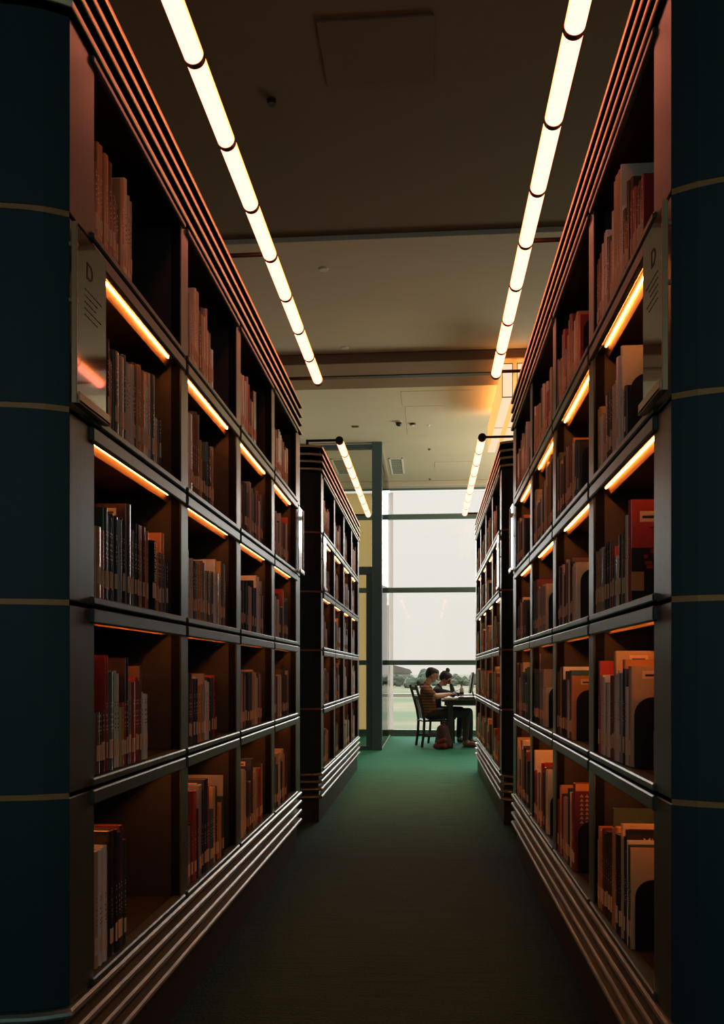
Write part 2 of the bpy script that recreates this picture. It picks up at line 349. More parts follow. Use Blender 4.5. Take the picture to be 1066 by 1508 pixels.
def make_case(sx, X, Y, label):
    root = empty('bookcase', (X, Y, 0), label, 'bookcase', 'bookcases lining the aisle')
    def P(mb, name, m_, par=root, smooth=False):
        if sx < 0: mb.v = [(-x, y, z) for x, y, z in mb.v]
        return mb.obj(name, m_, par, smooth)
    def outline_moulding(z, h, name, m_, offs=(-.018, .004, .011, .014, .012, .006, -.018)):
        loops = [end_outline(o_) for o_ in offs]; zs = (-h, -h, -h * .6, -h * .1, h * .5, h, h)
        n = len(loops[0]); mb = MB(); vs = [(x, y, z + zz) for lp, zz in zip(loops, zs) for x, y in lp]
        mb.add(vs, ([tuple(range(n)), tuple(range(6 * n, 7 * n))] if offs[0] < 0 else []) + [(k * n + i, k * n + (i + 1) % n, (k + 1) * n + (i + 1) % n, (k + 1) * n + i) for k in range(6) for i in range(n)])
        return P(mb, name, m_)
    def outline_slab(z0, z1, off, name, m_):
        mb = MB(); mb.prism(end_outline(off), z0, z1, 'z'); return P(mb, name, m_)
    outline_slab(0, .392, -.02, 'plinth', M['plinth'])
    for z in (.3855, .329, .268, .207):                # four base mouldings
        outline_moulding(z, .012, 'base_moulding', M['mould'])
    outline_slab(2.79, 2.995, -.016, 'cornice_core', M['core'])
    for z in (2.806, 2.865, 2.922, 2.985):
        outline_slab(z - .007, z + .007, .0115, 'cornice_shade_board', M['core'])  # black boards: unlit undersides of the mouldings put into the colour
        outline_moulding(z, .0088, 'cornice_moulding', M['cornice'], (.009, .013, .0145, .015, .0145, .013, .009))
    # central spine wall and end panels
    for k in range(5):
        z0, z1 = ZT[k], ZT[k + 1]
        mb = MB(); mb.box(-SH - .01, -SH - .03, .02, L_CASE - .02, z0, z1); P(mb, 'back_panel', M['inner'])
        for e in (0, 1):                               # bowed end panel of each tier
            pl = [(0, 0), (.02, .012), (.05, .028), (.09, .043), (.15, .056), (.24, .064), (.40, .066)]
            pts = [(-x, -y) for x, y in pl] + [(-(DEP - x), -y) for x, y in pl[::-1][1:]]
            pts = [(x - .0008, y) for x, y in pts] if 0 else pts
            pts = pts + [(-DEP, .02), (-.012, .02), (-.012, .001)]
            if e: pts = [(x, L_CASE - y) for x, y in pts]
            mb = MB(); mb.prism(pts, z0 + .007, z1 - .007, 'z'); P(mb, 'end_panel', M['navy'])
            if k:                                      # brass inlay in the joint
                mb = MB(); mb.prism([(x, y + (.003 if not e else -.003)) if abs(y - (L_CASE if e else 0)) > .0301 else (x, y) for x, y in pts], z0 - .0068, z0 + .0068, 'z'); P(mb, 'brass_inlay', M['brass'])
        for (a, b_) in POSTS:                          # upright faces and the partition behind each
            mb = MB(); mb.cbox(-.006, 0, a + .001, b_ - .001, z0 + .005, z1 - .005, .003); P(mb, 'post', M['frame'])
            pa, pb = (.02, b_ - .02) if a == 0 else ((a + .01, b_ - .02) if b_ == L_CASE else (a + .008, b_ - .008))
            mb = MB(); mb.box(-.038, -.006, pa, pb, z0 + .005, z1 - .005); P(mb, 'shaded_reveal', M['core'])  # black cheek: shadow next to the light strip put into the colour
            mb = MB(); mb.box(-SH, -.038, pa, pb, z0 + .005, z1 - .005)
            P(mb, 'partition', M['inner'])
        for (a, b_) in BAYS:
            mb = MB(); mb.cbox(-.035, .010, a - .03, b_ + .03, z0 + .005, z0 + .026, .004); P(mb, 'bottom_rail', M['frame'])
            mb = MB(); mb.box(-SH, -.035, a, b_, z0 + .005, z0 + .024); P(mb, 'shelf_board', M['inner'])
            th = .038 if k < 4 else .02
            mb = MB(); mb.cbox(-.008, .010, a - .03, b_ + .03, z1 - .004 - th, z1 - .004, .004); P(mb, 'top_rail', M['frame'])
            mb = MB(); mb.box(-SH, -.008, a, b_, z1 - .020, z1 - .004); P(mb, 'head_board', M['inner'])
            if k < 4:
                mb = MB(); mb.add([(-.037, a, z1 - .021), (-.037, b_, z1 - .021), (-.049, b_, z1 - .040), (-.049, a, z1 - .040), (-.040, a, z1 - .021), (-.040, b_, z1 - .021), (-.053, b_, z1 - .040), (-.053, a, z1 - .040)],
                                  [(0, 1, 2, 3), (4, 7, 6, 5), (2, 6, 7, 3), (0, 4, 5, 1), (0, 3, 7, 4), (1, 5, 6, 2)])
                ch = P(mb, 'light_channel', M['channel'])
                mb = MB(); mb.box(-.033, -.028, a + .05, b_ - .05, z1 - .025, z1 - .021)
                P(mb, 'light_strip', M['led'])
    return root
XLN, XRN, Y1, Y2 = -.8637, .5557, 2.0, 6.76
XLF, XRF = -.855, .566
cases = {}
cases['L1'] = make_case(1, XLN, Y1, 'tall dark five-tier bookcase on the left, nearest the camera')
cases['R1'] = make_case(-1, XRN, Y1 + .015, 'tall dark five-tier bookcase on the right, nearest the camera')
cases['L2'] = copy_tree(cases['L1']); cases['L2'].location = (XLF, Y2, 0); cases['L2']['label'] = 'second bookcase on the left, beside the glass room'
cases['R2'] = copy_tree(cases['R1']); cases['R2'].location = (XRF, Y2 - .01, 0); cases['R2']['label'] = 'second bookcase on the right, in front of the reading table'

# ------------------------------------------------------------------ acrylic sign holders on the corner posts, tier four
def sign(case, sx, X, y, far, label, nm):
    z0, z1 = 1.85, 2.285
    o = empty('sign_holder', (X, y, 0), label, 'sign holder', 'clear sign holders on the bookcase corners')
    y0, y1 = (-.01, .19) if not far else (-.16, .012)
    mb = MB(); mb.cbox(.014 * sx, .018 * sx, y0, y1, z0 + .01, z1, .001); mb.obj('acrylic_sheet', M['acrylic'], o)
    ye = y0 if not far else y1
    mb = MB(); mb.cbox(.011 * sx, .024 * sx, ye - .003, ye + .003, z0, z1, .001); mb.obj('polished_edge', M['clip'], o)
    mb = MB(); mb.cbox(.011 * sx, .030 * sx, y0, y1, z0, z0 + .01, .002); mb.cbox(.026 * sx, .030 * sx, y0, y1, z0, z0 + .028, .001); mb.obj('bottom_lip', M['clip'], o)
    for z in (2.10, 2.235):
        mb = MB(); mb.tube((.002 * sx, ye + (.008 if not far else -.008), z), (.022 * sx, ye + (.008 if not far else -.008), z), .006, n=10); mb.obj('mounting_clip', M['clip'], o)
    if not far:
        text('D', .06, M['ink'], 'heading_letter', o, (.0186 * sx, .08 if sx > 0 else .09, 2.20), (math.pi / 2, 0, math.pi / 2 * sx))
        mb = MB(); rn = random.Random(5)
        for i in range(5):
            yy = .05; 
            while yy < .15 - .02 * (i % 3):
                w = rn.uniform(.006, .016); mb.box(.0182 * sx, .0186 * sx, yy, yy + w, 2.15 - i * .016, 2.153 - i * .016); yy += w + .005
        mb.obj('printed_lines', M['ink'], o)
    return o
sign('L1', 1, XLN, Y1, 0, 'clear sign holder with heading letter on the left corner post nearest the camera', 'a')
sign('R1', -1, XRN, Y1 + .015, 0, 'clear sign holder on the right corner post nearest the camera', 'b')
sign('L1', 1, XLN, Y1 + L_CASE, 1, 'bright sign holder at the far end of the near left bookcase', 'c')
sign('R1', -1, XRN, Y1 + .015 + L_CASE, 1, 'bright sign holder at the far end of the near right bookcase', 'd')
sign('L2', 1, XLF, Y2, 0, 'sign holder on the near corner of the second left bookcase', 'e')
sign('R2', -1, XRF, Y2, 0, 'sign holder on the near corner of the second right bookcase', 'f')

# ------------------------------------------------------------------ books
R = random.Random(21)
fills = {  # (case, bay, tier from the bottom): (y from, y to) in the world, mean height, height spread, darkness
 ('L1',0,4):(2.18,2.46,.235,.04),('L1',0,3):(2.18,2.73,.235,.045),('L1',0,2):(2.165,2.775,.225,.04),('L1',0,1):(2.18,2.60,.235,.05),('L1',0,0):(2.18,2.41,.29,.05),
 ('L1',1,4):(3.03,3.40,.235,.04),('L1',1,3):(3.03,3.43,.23,.05),('L1',1,2):(3.03,3.65,.235,.02),('L1',1,1):(3.03,3.47,.245,.02),('L1',1,0):(3.03,3.59,.27,.06),
 ('L1',2,4):(3.895,4.28,.235,.03),('L1',2,3):(3.895,4.43,.23,.03),('L1',2,2):(3.895,4.45,.23,.05),('L1',2,1):(3.895,4.42,.26,.01),('L1',2,0):(3.895,4.47,.27,.05),
 ('L1',3,4):(4.76,5.22,.24,.03),('L1',3,3):(4.76,5.26,.23,.03),('L1',3,2):(4.76,5.24,.23,.03),('L1',3,1):(4.76,5.30,.26,.02),('L1',3,0):(4.76,5.25,.27,.03),
 ('R1',0,4):(2.33,2.945,.25,.04),('R1',0,3):(2.52,2.945,.24,.04),('R1',0,2):(2.44,2.945,.225,.05),('R1',0,1):(2.47,2.945,.265,.03),('R1',0,0):(2.46,2.945,.28,.03),
 ('R1',1,4):(3.27,3.81,.25,.04),('R1',1,3):(3.30,3.81,.25,.02),('R1',1,2):(3.33,3.81,.24,.02),('R1',1,1):(3.42,3.81,.255,.03),('R1',1,0):(3.39,3.81,.24,.04),
 ('R1',2,4):(4.0,4.675,.25,.03),('R1',2,3):(4.0,4.675,.25,.04),('R1',2,2):(4.2,4.675,.24,.03),('R1',2,1):(4.2,4.675,.26,.05),('R1',2,0):(4.15,4.675,.28,.05),
 ('R1',3,4):(5.0,5.54,.25,.03),('R1',3,3):(5.1,5.54,.24,.03),('R1',3,2):(5.1,5.54,.24,.03),('R1',3,1):(5.0,5.54,.25,.05),('R1',3,0):(4.95,5.54,.28,.05)}
for k in range(4):
    for t_ in range(5):
        for cse, yb in (('L2', Y2), ('R2', Y2 - .01)):
            a, b_ = BAYS[k]; n = R.uniform(.35, .72) if t_ else R.uniform(.45, .75); l = .775 * n
            h = (.23, .26, .235, .235, .25)[t_] if t_ else .26
            fills[(cse, k, t_)] = ((yb + a + .005, yb + a + .005 + l) if cse[0] == 'L' else (yb + b_ - .005 - l, yb + b_ - .005)) + (h, .035)
books = []
names = list(BW)
def weights(cse, k, t_):
    w = dict(BW)
    if t_ in (0,): w.update({'tan': 12, 'cream': 8, 'white': 2, 'dark green': 9, 'dark red': 8})
    if (cse, k, t_) in (('L1', 1, 2), ('L1', 2, 2), ('L1', 3, 2), ('L1', 2, 3)): w.update({'white': 26, 'cream': 16, 'grey': 10, 'orange': 2})
    if t_ == 4: w.update({'orange': 11, 'tan': 14, 'red': 7, 'black': 6, 'brown': 10})
    if (cse, k, t_) == ('L1', 0, 2): w.update({'black': 20, 'white': 9, 'orange': 7, 'brown': 9})
    return [w[n] for n in names]
CX = {'L1': (XLN, 1), 'L2': (XLF, 1), 'R1': (XRN, -1), 'R2': (XRF, -1)}
for (cse, k, t_), (y0, y1, hm, hs) in sorted(fills.items()):
    X, sx = CX[cse]; zb = ZT[t_] + .0293; y = y0; row = []
    thick_w = (.010, .042) if cse[1] == '1' else (.016, .05)
    set0 = R.uniform(.002, .007); run = R.choice((0, 1))
    ph = None; left = 0
    while y < y1 - .008:
        th = max(.008, R.triangular(thick_w[0], thick_w[1], .018)); th = min(th, y1 - y)
        if left <= 0: left = R.choice((1, 1, 2, 3, 4)); ph = R.gauss(hm, hs); pc = R.choices(names, weights(cse, k, t_))[0]; pd = R.uniform(.15, .22)
        left -= 1
        h = min(.36, max(.15, ph + R.uniform(-.008, .008)))
        if R.random() < .5: pc = R.choices(names, weights(cse, k, t_))[0]
        row.append(dict(case=cse, bay=k, tier=t_, X=X, sx=sx, y=y + th / 2, z=zb, t=th - .0008, h=h, d=pd, s=set0 + R.uniform(0, .008), c=pc, lab=R.random() < .93, lz=R.uniform(.028, .036), lh=R.uniform(.040, .052)))
        y += th
    # look-alikes of what the photograph shows at particular places
    if (cse, k, t_) == ('L1', 0, 2):
        for b_ in row:
            if b_['y'] > 2.60: b_['h'] = min(b_['h'], .19); b_['c'] = R.choice(['black', 'dark red', 'brown', 'navy', 'orange'])
        hi = [b_ for b_ in row if 2.5 < b_['y'] < 2.62]
        row[-1].update(h=.165, c='black', t=max(.02, row[-1]['t']))
        if len(row) > 4: row[-2].update(h=.262, c='orange', d=.24, s=.015)
        mid = min(row[:-3], key=lambda q: abs(q['y'] - 2.61)); mid['y'] += (.046 - mid['t']) / 2; mid.update(c='black', h=.215, t=.044, s=-.001, title='BİZİM ATATÜRK')
    if (cse, k, t_) == ('L1', 0, 1):
        row[3 if len(row) > 3 else 0].update(h=.315, c='red', d=.23)
        for b_ in row[1:4]: pass
        m_ = min(row, key=lambda q: abs(q['y'] - 2.42)); m_.update(h=.31, c='black', d=.23)
    if (cse, k, t_) == ('L1', 0, 0):
        row[-1].update(h=.30, c='dark green'); row[-2 if len(row) > 1 else 0].update(h=.345, c='dark red', d=.24)
    if (cse, k, t_) == ('L1', 1, 1): row[0].update(h=.285, c='red', d=.24)
    if (cse, k, t_) == ('L1', 1, 0):
        row[-1].update(h=.34, c='grey', d=.24); row[min(4, len(row) - 1)].update(h=.335, c='red', d=.21)
    if (cse, k, t_) == ('L1', 1, 2): row[-1].update(h=.262, c='brown'); row[-2].update(h=.25, c='orange')
    if (cse, k, t_) == ('L1', 1, 3): row[0].update(h=.33, c='black')
    if (cse, k, t_) == ('R1', 0, 2):
        row[0].update(h=.285, c='red', d=.25, t=.028, special="red_cover", s=.006); row[0]['y'] = y0 + .015
        for b_ in row[3:]: b_['h'] = min(b_['h'], .20 + .012 * R.random())
        row[1].update(h=.245, c='tan', d=.21); row[2].update(h=.25, c='white')
    if (cse, k, t_) == ('R1', 0, 3):
        for i, q in enumerate(row):
            if q['y'] > 2.66: q['h'] = min(q['h'], .215)
        row[1].update(h=.29, c='cream', d=.24)
    if (cse, k, t_) == ('R1', 1, 0): row[0].update(h=.345, c='dark red', t=.03, special='grid_cover'); row[0]['y'] = y0 + .016
    if (cse, k, t_) == ('R1', 0, 1): row[3].update(h=.305, c='orange', d=.25); row[0].update(h=.285, c='tan', d=.24); row[-2].update(h=.305, c='red', d=.22)
    if (cse, k, t_) == ('R1', 0, 0):
        row[0].update(h=.285, c='tan', d=.25); row[2].update(h=.30, c='cream', d=.25); row[4].update(h=.325, c='black', d=.25, title_cover='Mimar'); row[6 if len(row) > 6 else -1].update(h=.335, c='tan', d=.24)
    if (cse, k, t_) == ('R1', 2, 0): row[-2].update(h=.36, c='cream', d=.22)
    if (cse, k, t_) == ('R1', 3, 0): row[-1].update(h=.36, c='cream', d=.22)
    if (cse, k, t_) == ('R1', 2, 3): row[2].update(h=.35, c='tan', d=.24)
    # keep neighbours apart after the edits
    for a_, b_ in zip(row, row[1:]):
        lo = a_['y'] + a_['t'] / 2
        if b_['y'] - b_['t'] / 2 < lo + .0005: b_['y'] = lo + .0006 + b_['t'] / 2
    lim = Y1 + BAYS[k][1] - .004 if cse[1] == '1' else Y2 + BAYS[k][1] - .012
    if cse[0] == 'R' and cse[1] == '1': lim += .015
    while row and row[-1]['y'] + row[-1]['t'] / 2 > lim: row.pop()
    for i, b_ in enumerate(row): b_['i'] = i; b_['n'] = len(row)
    books += row
for b_ in books:
    Zc = b_['y'] * cs - (b_['X'] - b_['sx'] * .03) * sn
    b_['area'] = b_['h'] * (F / Zc) ** 2 * (b_['t'] * abs(b_['X']) / b_['y'] + .01)
books.sort(key=lambda q: -q['area'])
solo, rest = books[:300], books[300:]
def book_profile(t, d, c=.0025):
    r = t / 2; bul = min(.004, t * .18)
    out = [(-d, -r), (-.004, -r), (-.0015 - 0, -r * .93)] if t > .012 else [(-d, -r), (-.001, -r)]
    arc = [(bul * (1 - (a / 1) ** 2) - .001, r * .85 * a) for a in (-.66, 0, .66)]
    half = out + arc; prof = half + [(x, -y) for x, y in out[::-1]]
    c = min(c, t * .22)
    inner = [(-d, r - c), (-.006, r - c), (-.006, -r + c), (-d, -r + c)]
    return prof, inner
def book_cover(mb, b_, mi, org=None):
    prof, inner = book_profile(b_['t'], b_['d'])
    pts = prof + inner
    if org: X, Y, Z, sx = org; pts = [(X + sx * x, Y + sx * y) for x, y in pts]; z0 = Z
    else: z0 = 0
    mb.prism(pts, z0, z0 + b_['h'], 'z', mi)
def book_pages(mb, b_, mi, org=None):
    c = min(.0025, b_['t'] * .22); r = b_['t'] / 2 - c
    x0, x1 = -b_['d'] + .004, -.0065
    if org: X, Y, Z, sx = org; mb.box(X + sx * x0, X + sx * x1, Y - r, Y + r, Z + .003, Z + b_['h'] - .0035, mi)
    else: mb.box(x0, x1, -r, r, .003, b_['h'] - .0035, mi)
def book_label(mb, b_, mi, org=None):
    r = b_['t'] / 2; bul = min(.004, b_['t'] * .18)
    a = [(bul * (1 - u * u) - .0004, r * .85 * u) for u in (-.8, -.4, 0, .4, .8)]; a = a + [(x - .0012, y) for x, y in a[::-1]]
    z0, z1 = b_['lz'], b_['lz'] + b_['lh']
    if org: X, Y, Z, sx = org; a = [(X + sx * x, Y + sx * y) for x, y in a]; z0 += Z; z1 += Z
    mb.prism(a, z0, z1, 'z', mi)
NUM = ['first', 'second', 'third', 'fourth', 'fifth', 'sixth', 'seventh', 'eighth', 'ninth', 'tenth', 'eleventh', 'twelfth', 'thirteenth', 'fourteenth', 'fifteenth', 'sixteenth', 'seventeenth', 'eighteenth', 'nineteenth', 'twentieth'] + ['twenty-' + x for x in ('first', 'second', 'third', 'fourth', 'fifth', 'sixth', 'seventh', 'eighth', 'ninth')] + ['thirtieth'] + ['thirty-' + x for x in ('first', 'second', 'third', 'fourth', 'fifth', 'sixth', 'seventh', 'eighth', 'ninth')]
TIERN = ['bottom', 'second', 'middle', 'fourth', 'top']
BAYN = ['nearest bay', 'second bay', 'third bay', 'farthest bay']
CASEN = {'L1': 'near left bookcase', 'R1': 'near right bookcase', 'L2': 'far left bookcase', 'R2': 'far right bookcase'}
CLOTH = mat('black_book_cloth', (.012, .012, .014), .85, spec=.1)
M['title_gold'] = mat('bright_gold_foil', (.95, .62, .22), .6)
for b_ in solo:
    mb = MB(); book_cover(mb, b_, 0)
    o = mb.obj('book', BM[b_['c']])
    o.location = (b_['X'] - b_['sx'] * b_['s'], b_['y'], b_['z'])
    if b_['sx'] < 0: o.rotation_euler = (0, 0, math.pi)
    adj = 'tall' if b_['h'] > .28 else ('short' if b_['h'] < .2 else ('thin' if b_['t'] < .014 else ('thick' if b_['t'] > .03 else 'medium')))
    tag(o, f"{adj} {b_['c']} book, {NUM[b_['i']]} on {TIERN[b_['tier']]} shelf, {BAYN[b_['bay']]}, {CASEN[b_['case']]}", 'book', f"books on the {TIERN[b_['tier']]} shelf of the {CASEN[b_['case']]}")
    mb = MB(); book_pages(mb, b_, 0); mb.obj('pages', M['pages'], o)
    if b_['lab']: mb = MB(); book_label(mb, b_, 0); mb.obj('spine_label', M['label'], o)
    ny = 1 if b_['sx'] < 0 else -1        # the cover that faces the camera
    yc = ny * (b_['t'] / 2)
    if b_.get('title'):
        o.data.materials.clear(); o.data.materials.append(CLOTH)
        text(b_['title'], .030, M['title_gold'], 'spine_title', o, (.0042, 0, .148), (math.pi / 2, -math.pi / 2 * 1, math.pi / 2))
        o.children[-1].rotation_euler = (0, math.pi / 2, 0); o.children[-1].scale = (.56, 1, 1)
    sp_ = b_.get('special')
    if sp_ == 'red_cover':
        def fl(x0, x1, z0, z1, m_, nm, e=.0008): mb = MB(); mb.box(-x0, -x1, yc, yc + ny * e, z0, z1); return mb.obj(nm, m_, o)
        fl(.002, .246, .003, .150, BM['black'], 'cover_picture')
        fl(.025, .080, .222, .252, M['label'], 'barcode_sticker'); fl(.032, .072, .232, .239, M['ink'], 'barcode', .0014)
        mb = MB(); rn = random.Random(3)
        for j in range(12):
            x, z = rn.uniform(.01, .12), rn.uniform(.09, .145); mb.cbox(-x, -x - rn.uniform(.006, .02), yc, yc + ny * .0016, z, z + rn.uniform(.005, .014), .0003)
        mb.obj('flower_print', BM['red'], o)
        fl(.002, .036, .03, .083, BM['orange'], 'orange_patch', .0016)
        mb = MB()
        for j in range(3): mb.box(-.05 - .012 * j, -.16, yc, yc + ny * .001, .205 - j * .014, .208 - j * .014)
        mb.obj('title_lines', BM['dark brown'], o)
    elif sp_ == 'grid_cover':
        mb = MB()
        for a in range(8):
            for q in range(9):
                x, z = .02 + a * .020, .155 + q * .017
                mb.prism([(-x, z), (-x - .015, z), (-x - .0075, z + .012)], yc, yc + ny * .0008, 'y')
        mb.obj('triangle_print', BM['tan'], o)
        mb = MB(); mb.box(-.004, -b_['d'] + .002, yc, yc + ny * .0008, b_['h'] - .03, b_['h'] - .002); mb.obj('title_band', BM['orange'], o)
    elif b_.get('title_cover'):
        text(b_['title_cover'], .030, M['label'], 'cover_title', o, (-.085, yc + ny * .0006, b_['h'] - .035), (math.pi / 2, 0, math.pi if ny > 0 else 0))
    elif b_['h'] > .24 and R.random() < .55:
        zt = b_['h'] - .035; mb = MB(); x = .03 + R.uniform(0, .02)
        mb.box(-x, -x - .055, yc, yc + ny * .0006, zt, zt + .022); mb.box(-x - .008, -x - .046, yc, yc + ny * .0011, zt + .006, zt + .012, 1)
        mb.obj('barcode_sticker', [M['label'], M['ink']], o)
mb = MB()
rm = [BM[n] for n in names] + [M['pages'], M['label']]
for b_ in rest:
    org = (b_['X'] - b_['sx'] * b_['s'], b_['y'], b_['z'], b_['sx'])
    book_cover(mb, b_, names.index(b_['c']), org); book_pages(mb, b_, len(names), org)
    if b_['lab']: book_label(mb, b_, len(names) + 1, org)
o = mb.obj('distant_books', rm)
tag(o, 'rows of mixed books farther down the aisle on all the shelves', 'books', None, 'stuff')

# steel bookends: rounded plate with an arched cut-out, on a foot
def bookend_mesh(sx):
    mb = MB(); w, h, r = .13, .20, .05; t_ = .0015
    o_ = [(0, 0)] + [(0, h - r)] + [(r - r * math.cos(a), h - r + r * math.sin(a)) for a in [math.pi / 2 * i / 6 for i in range(1, 7)]] + [(w - r + r * math.sin(a), h - r + r * math.cos(a)) for a in [math.pi / 2 * i / 6 for i in range(0, 7)]] + [(w, 0)]
    c0, c1, ch = .052, .092, .12
    hole = [(c1, 0), (c1, ch - .02)] + [((c0 + c1) / 2 + .02 * math.cos(a), ch - .02 + .02 * math.sin(a)) for a in [math.pi * i / 6 for i in range(1, 6)]] + [(c0, ch - .02), (c0, 0)]
    mb.prism([(-sx * x, z) for x, z in o_ + hole], -t_, t_, 'y')
    mb.box(-sx * c0, -sx * c1, 0, .09, 0, .0025)
    return mb.mesh('bookend', M['black'])
BE = {1: bookend_mesh(1), -1: bookend_mesh(-1)}
for (cse, k, t_), (y0, y1, hm, hs) in sorted(fills.items()):
    if cse == 'R1' and (k, t_) not in ((0, 4), (0, 2), (1, 0), (3, 1)) or (cse, k, t_) in (('L1', 0, 1), ('R1', 1, 0)):
        X, sx = CX[cse]
        yy = y0 - .004 if cse[0] == 'R' else y1 + .004
        if (cse, k, t_) == ('L1', 0, 1): yy = y1 + .006
        o = bpy.data.objects.new('bookend', BE[sx]); COL.objects.link(o); o.location = (X - sx * .022, yy, ZT[t_] + .0265)
        tag(o, f"black steel bookend against the books, {TIERN[t_]} shelf, {BAYN[k]}, {CASEN[cse]}", 'bookend', 'black bookends on the shelves')
# a small box lying at the front of the second shelf, farthest right bay
o = empty('catalogue_box', (XRN + .03, Y1 + BAYS[3][0] + .10, ZT[1] + .0265), 'small pale box lying on the second shelf, farthest bay, near right bookcase', 'box')
mb = MB(); mb.cbox(0, .16, 0, .24, 0, .05, .002); mb.obj('box_body', M['label'], o)
mb = MB(); mb.cbox(-.001, .161, -.001, .241, .036, .052, .002); mb.obj('box_lid', M['paper'], o)

# ------------------------------------------------------------------ tube lamps along the bookcase tops
ZL = CAMZ + 3.93 * .47
def make_lamp(label, X, ystart, xcase, arms):
    TL = .4106; r = .030
    root = empty('tube_lamp', (X, ystart, ZL), label, 'lamp', 'warm tube lamps above the bookcases')
    for i in range(8):
        a, b_ = i * TL + .010, (i + 1) * TL - .010
        mb = MB(); n = 20; pts = [(r * math.cos(q), r * math.sin(q)) for q in [math.radians(130 + 280 * j / 18) for j in range(19)]]
        mb.prism(pts, a, b_, 'y'); mb.obj('diffuser_tube', M['tube'], root, False)
    pts = [((r + .003) * math.cos(q), (r + .003) * math.sin(q)) for q in [math.radians(50 + 80 * j / 10) for j in range(11)]]
    mb = MB(); mb.prism(pts, 0, 8 * TL, 'y'); mb.obj('top_housing', M['ring'], root)
    for i in range(9):
        mb = MB(); w = .010 if 0 < i < 8 else .016
        mb.tube((0, i * TL - w, 0), (0, i * TL + w, 0), r + .002, n=20); mb.obj('joint_ring' if 0 < i < 8 else 'end_cap', M['ring'], root)
    for ya in arms:
        mb = MB(); xe = xcase - X; mb.tube((0, ya, .004), (xe, ya, .004), .010, n=8); mb.tube((xe, ya, .012), (xe, ya, 3.002 - ZL), .012, n=8); mb.cbox(xe - .03, xe + .03, ya - .03, ya + .03, 2.996 - ZL, 3.003 - ZL, .002)
        mb.obj('bracket_arm', M['ring'], root)
    return root
TLN = 8 * .4106
make_lamp('tube lamp running along the near left bookcase top', -.703, 5.40 - TLN, XLN - .12, (.03, TLN / 2, TLN - .03))
make_lamp('tube lamp running along the near right bookcase top', .416, 5.37 - TLN, XRN + .12, (.03, TLN / 2, TLN - .03))
make_lamp('tube lamp running along the second left bookcase top', -.715, 6.83, XLF - .12, (.0, TLN))
make_lamp('tube lamp running along the second right bookcase top', .420, 6.83, XRF + .12, (.0, TLN))

# ------------------------------------------------------------------ glowing lanterns on the right
for i, (pa, pb) in enumerate(((740, 754), (762, 776))):
    yn, yf, zb, zt = 9.30, 11.65, CAMZ + 2.95, CAMZ + 3.30
    xa, xb = at(pa, yn), at(pb, yn)
    o = empty('ceiling_lantern', ((xa + xb) / 2, yn, 0), ['long glowing box lantern nearer the aisle, above the right bookcases', 'long glowing box lantern farther from the aisle, above the right bookcases'][i], 'lantern', 'box lanterns under the ceiling')
    w = (xb - xa) / 2
    mb = MB(); mb.box(-w, w, 0, 2.35, zb, zt); mb.m = [1, 1, 0, 0, 0, 2]
    mb.m = [{(0, 1, 3, 2): 1, (4, 6, 7, 5): 1, (1, 5, 7, 3): 2}.get(f_, 0) for f_ in mb.f]; mb.obj('diffuser_box', [M['lantern'], M['lantern_side'], M['lantern_top']], o)
    mb = MB()
    for s_ in (-1, 1):
        mb.cbox(s_ * (w + .001), s_ * (w + .007), -.006, .006, zb - .006, zt + .006, .001)
    mb.cbox(-w - .007, w + .007, -.006, .006, zb - .009, zb - .001, .001); mb.cbox(-w - .007, w + .007, -.006, .006, zt + .001, zt + .009, .001)
    mb.box(-w, w, 1.17, 1.178, zb - .004, zb - .0005)
    mb.obj('end_frame', M['ring'], o)
    for yy in (.3, 2.05):
        mb = MB(); mb.tube((0, yy, zt + .02), (0, yy, CAMZ + 3.38 if yy < .8 else ZC), .008, n=8); mb.obj('hanger', M['ring'], o)

# ------------------------------------------------------------------ ceiling fittings
def cpt(px, py, H):
    Zc = F * H / (988 - py); u = (px - 533) / F * Zc; return (u * cs - Zc * sn, u * sn + Zc * cs)
for i, (px, py) in enumerate(((477, 398), (508, 513.5))):
    x, y = cpt(px, py, 3.48)
    o = empty('downlight', (x, y, ZC), ['round unlit downlight in the brown ceiling, nearer the camera', 'round unlit downlight in the ceiling just before the cross beam'][i], 'downlight', 'unlit downlights')
    mb = MB(); mb.tube((0, 0, -.008), (0, 0, 0), .038, .042, n=20); mb.obj('trim_ring', M['white'], o)
    mb = MB(); mb.tube((0, 0, -.010), (0, 0, -.007), .030, n=20); mb.obj('lens', M['disc'], o)
x, y = cpt(587, 628, 3.42); o = empty('dome_camera', (x, y, ZC), 'dark dome camera on the pale ceiling beyond the beam', 'camera')
mb = MB(); mb.tube((0, 0, -.02), (0, 0, 0), .05, n=18); mb.obj('base_ring', M['plate'], o)
mb = MB(); mb.ball((0, 0, -.025), (.045, .045, .045)); mb.obj('dome', M['black'], o, True)
x, y = cpt(607.5, 627.5, 3.45); o = empty('smoke_detector', (x, y, ZC), 'small smoke detector beside the dome camera', 'smoke detector')
mb = MB(); mb.tube((0, 0, -.03), (0, 0, 0), .035, .045, n=16); mb.obj('detector_body', M['ring'], o)
mb = MB(); mb.tube((0, 0, -.04), (0, 0, -.03), .02, .03, n=16); mb.obj('detector_head', M['white'], o)
for i, (px, py, lb) in enumerate(((631, 627, 'tiny white sensor right of the smoke detector'), (632, 662, 'tiny dark ceiling sprinkler between detector and slot diffuser'), (633, 706, 'tiny ceiling sprinkler nearest the window'))):
    x, y = cpt(px, py, 3.48); mb = MB(); mb.tube((0, 0, -.012), (0, 0, 0), .018, .024, n=12); mb.tube((0, 0, -.03), (0, 0, -.012), .006, n=8); o = mb.obj('sprinkler', M['white'] if i == 0 else M['ring']); o.location = (x, y, ZC); tag(o, lb, 'sprinkler')
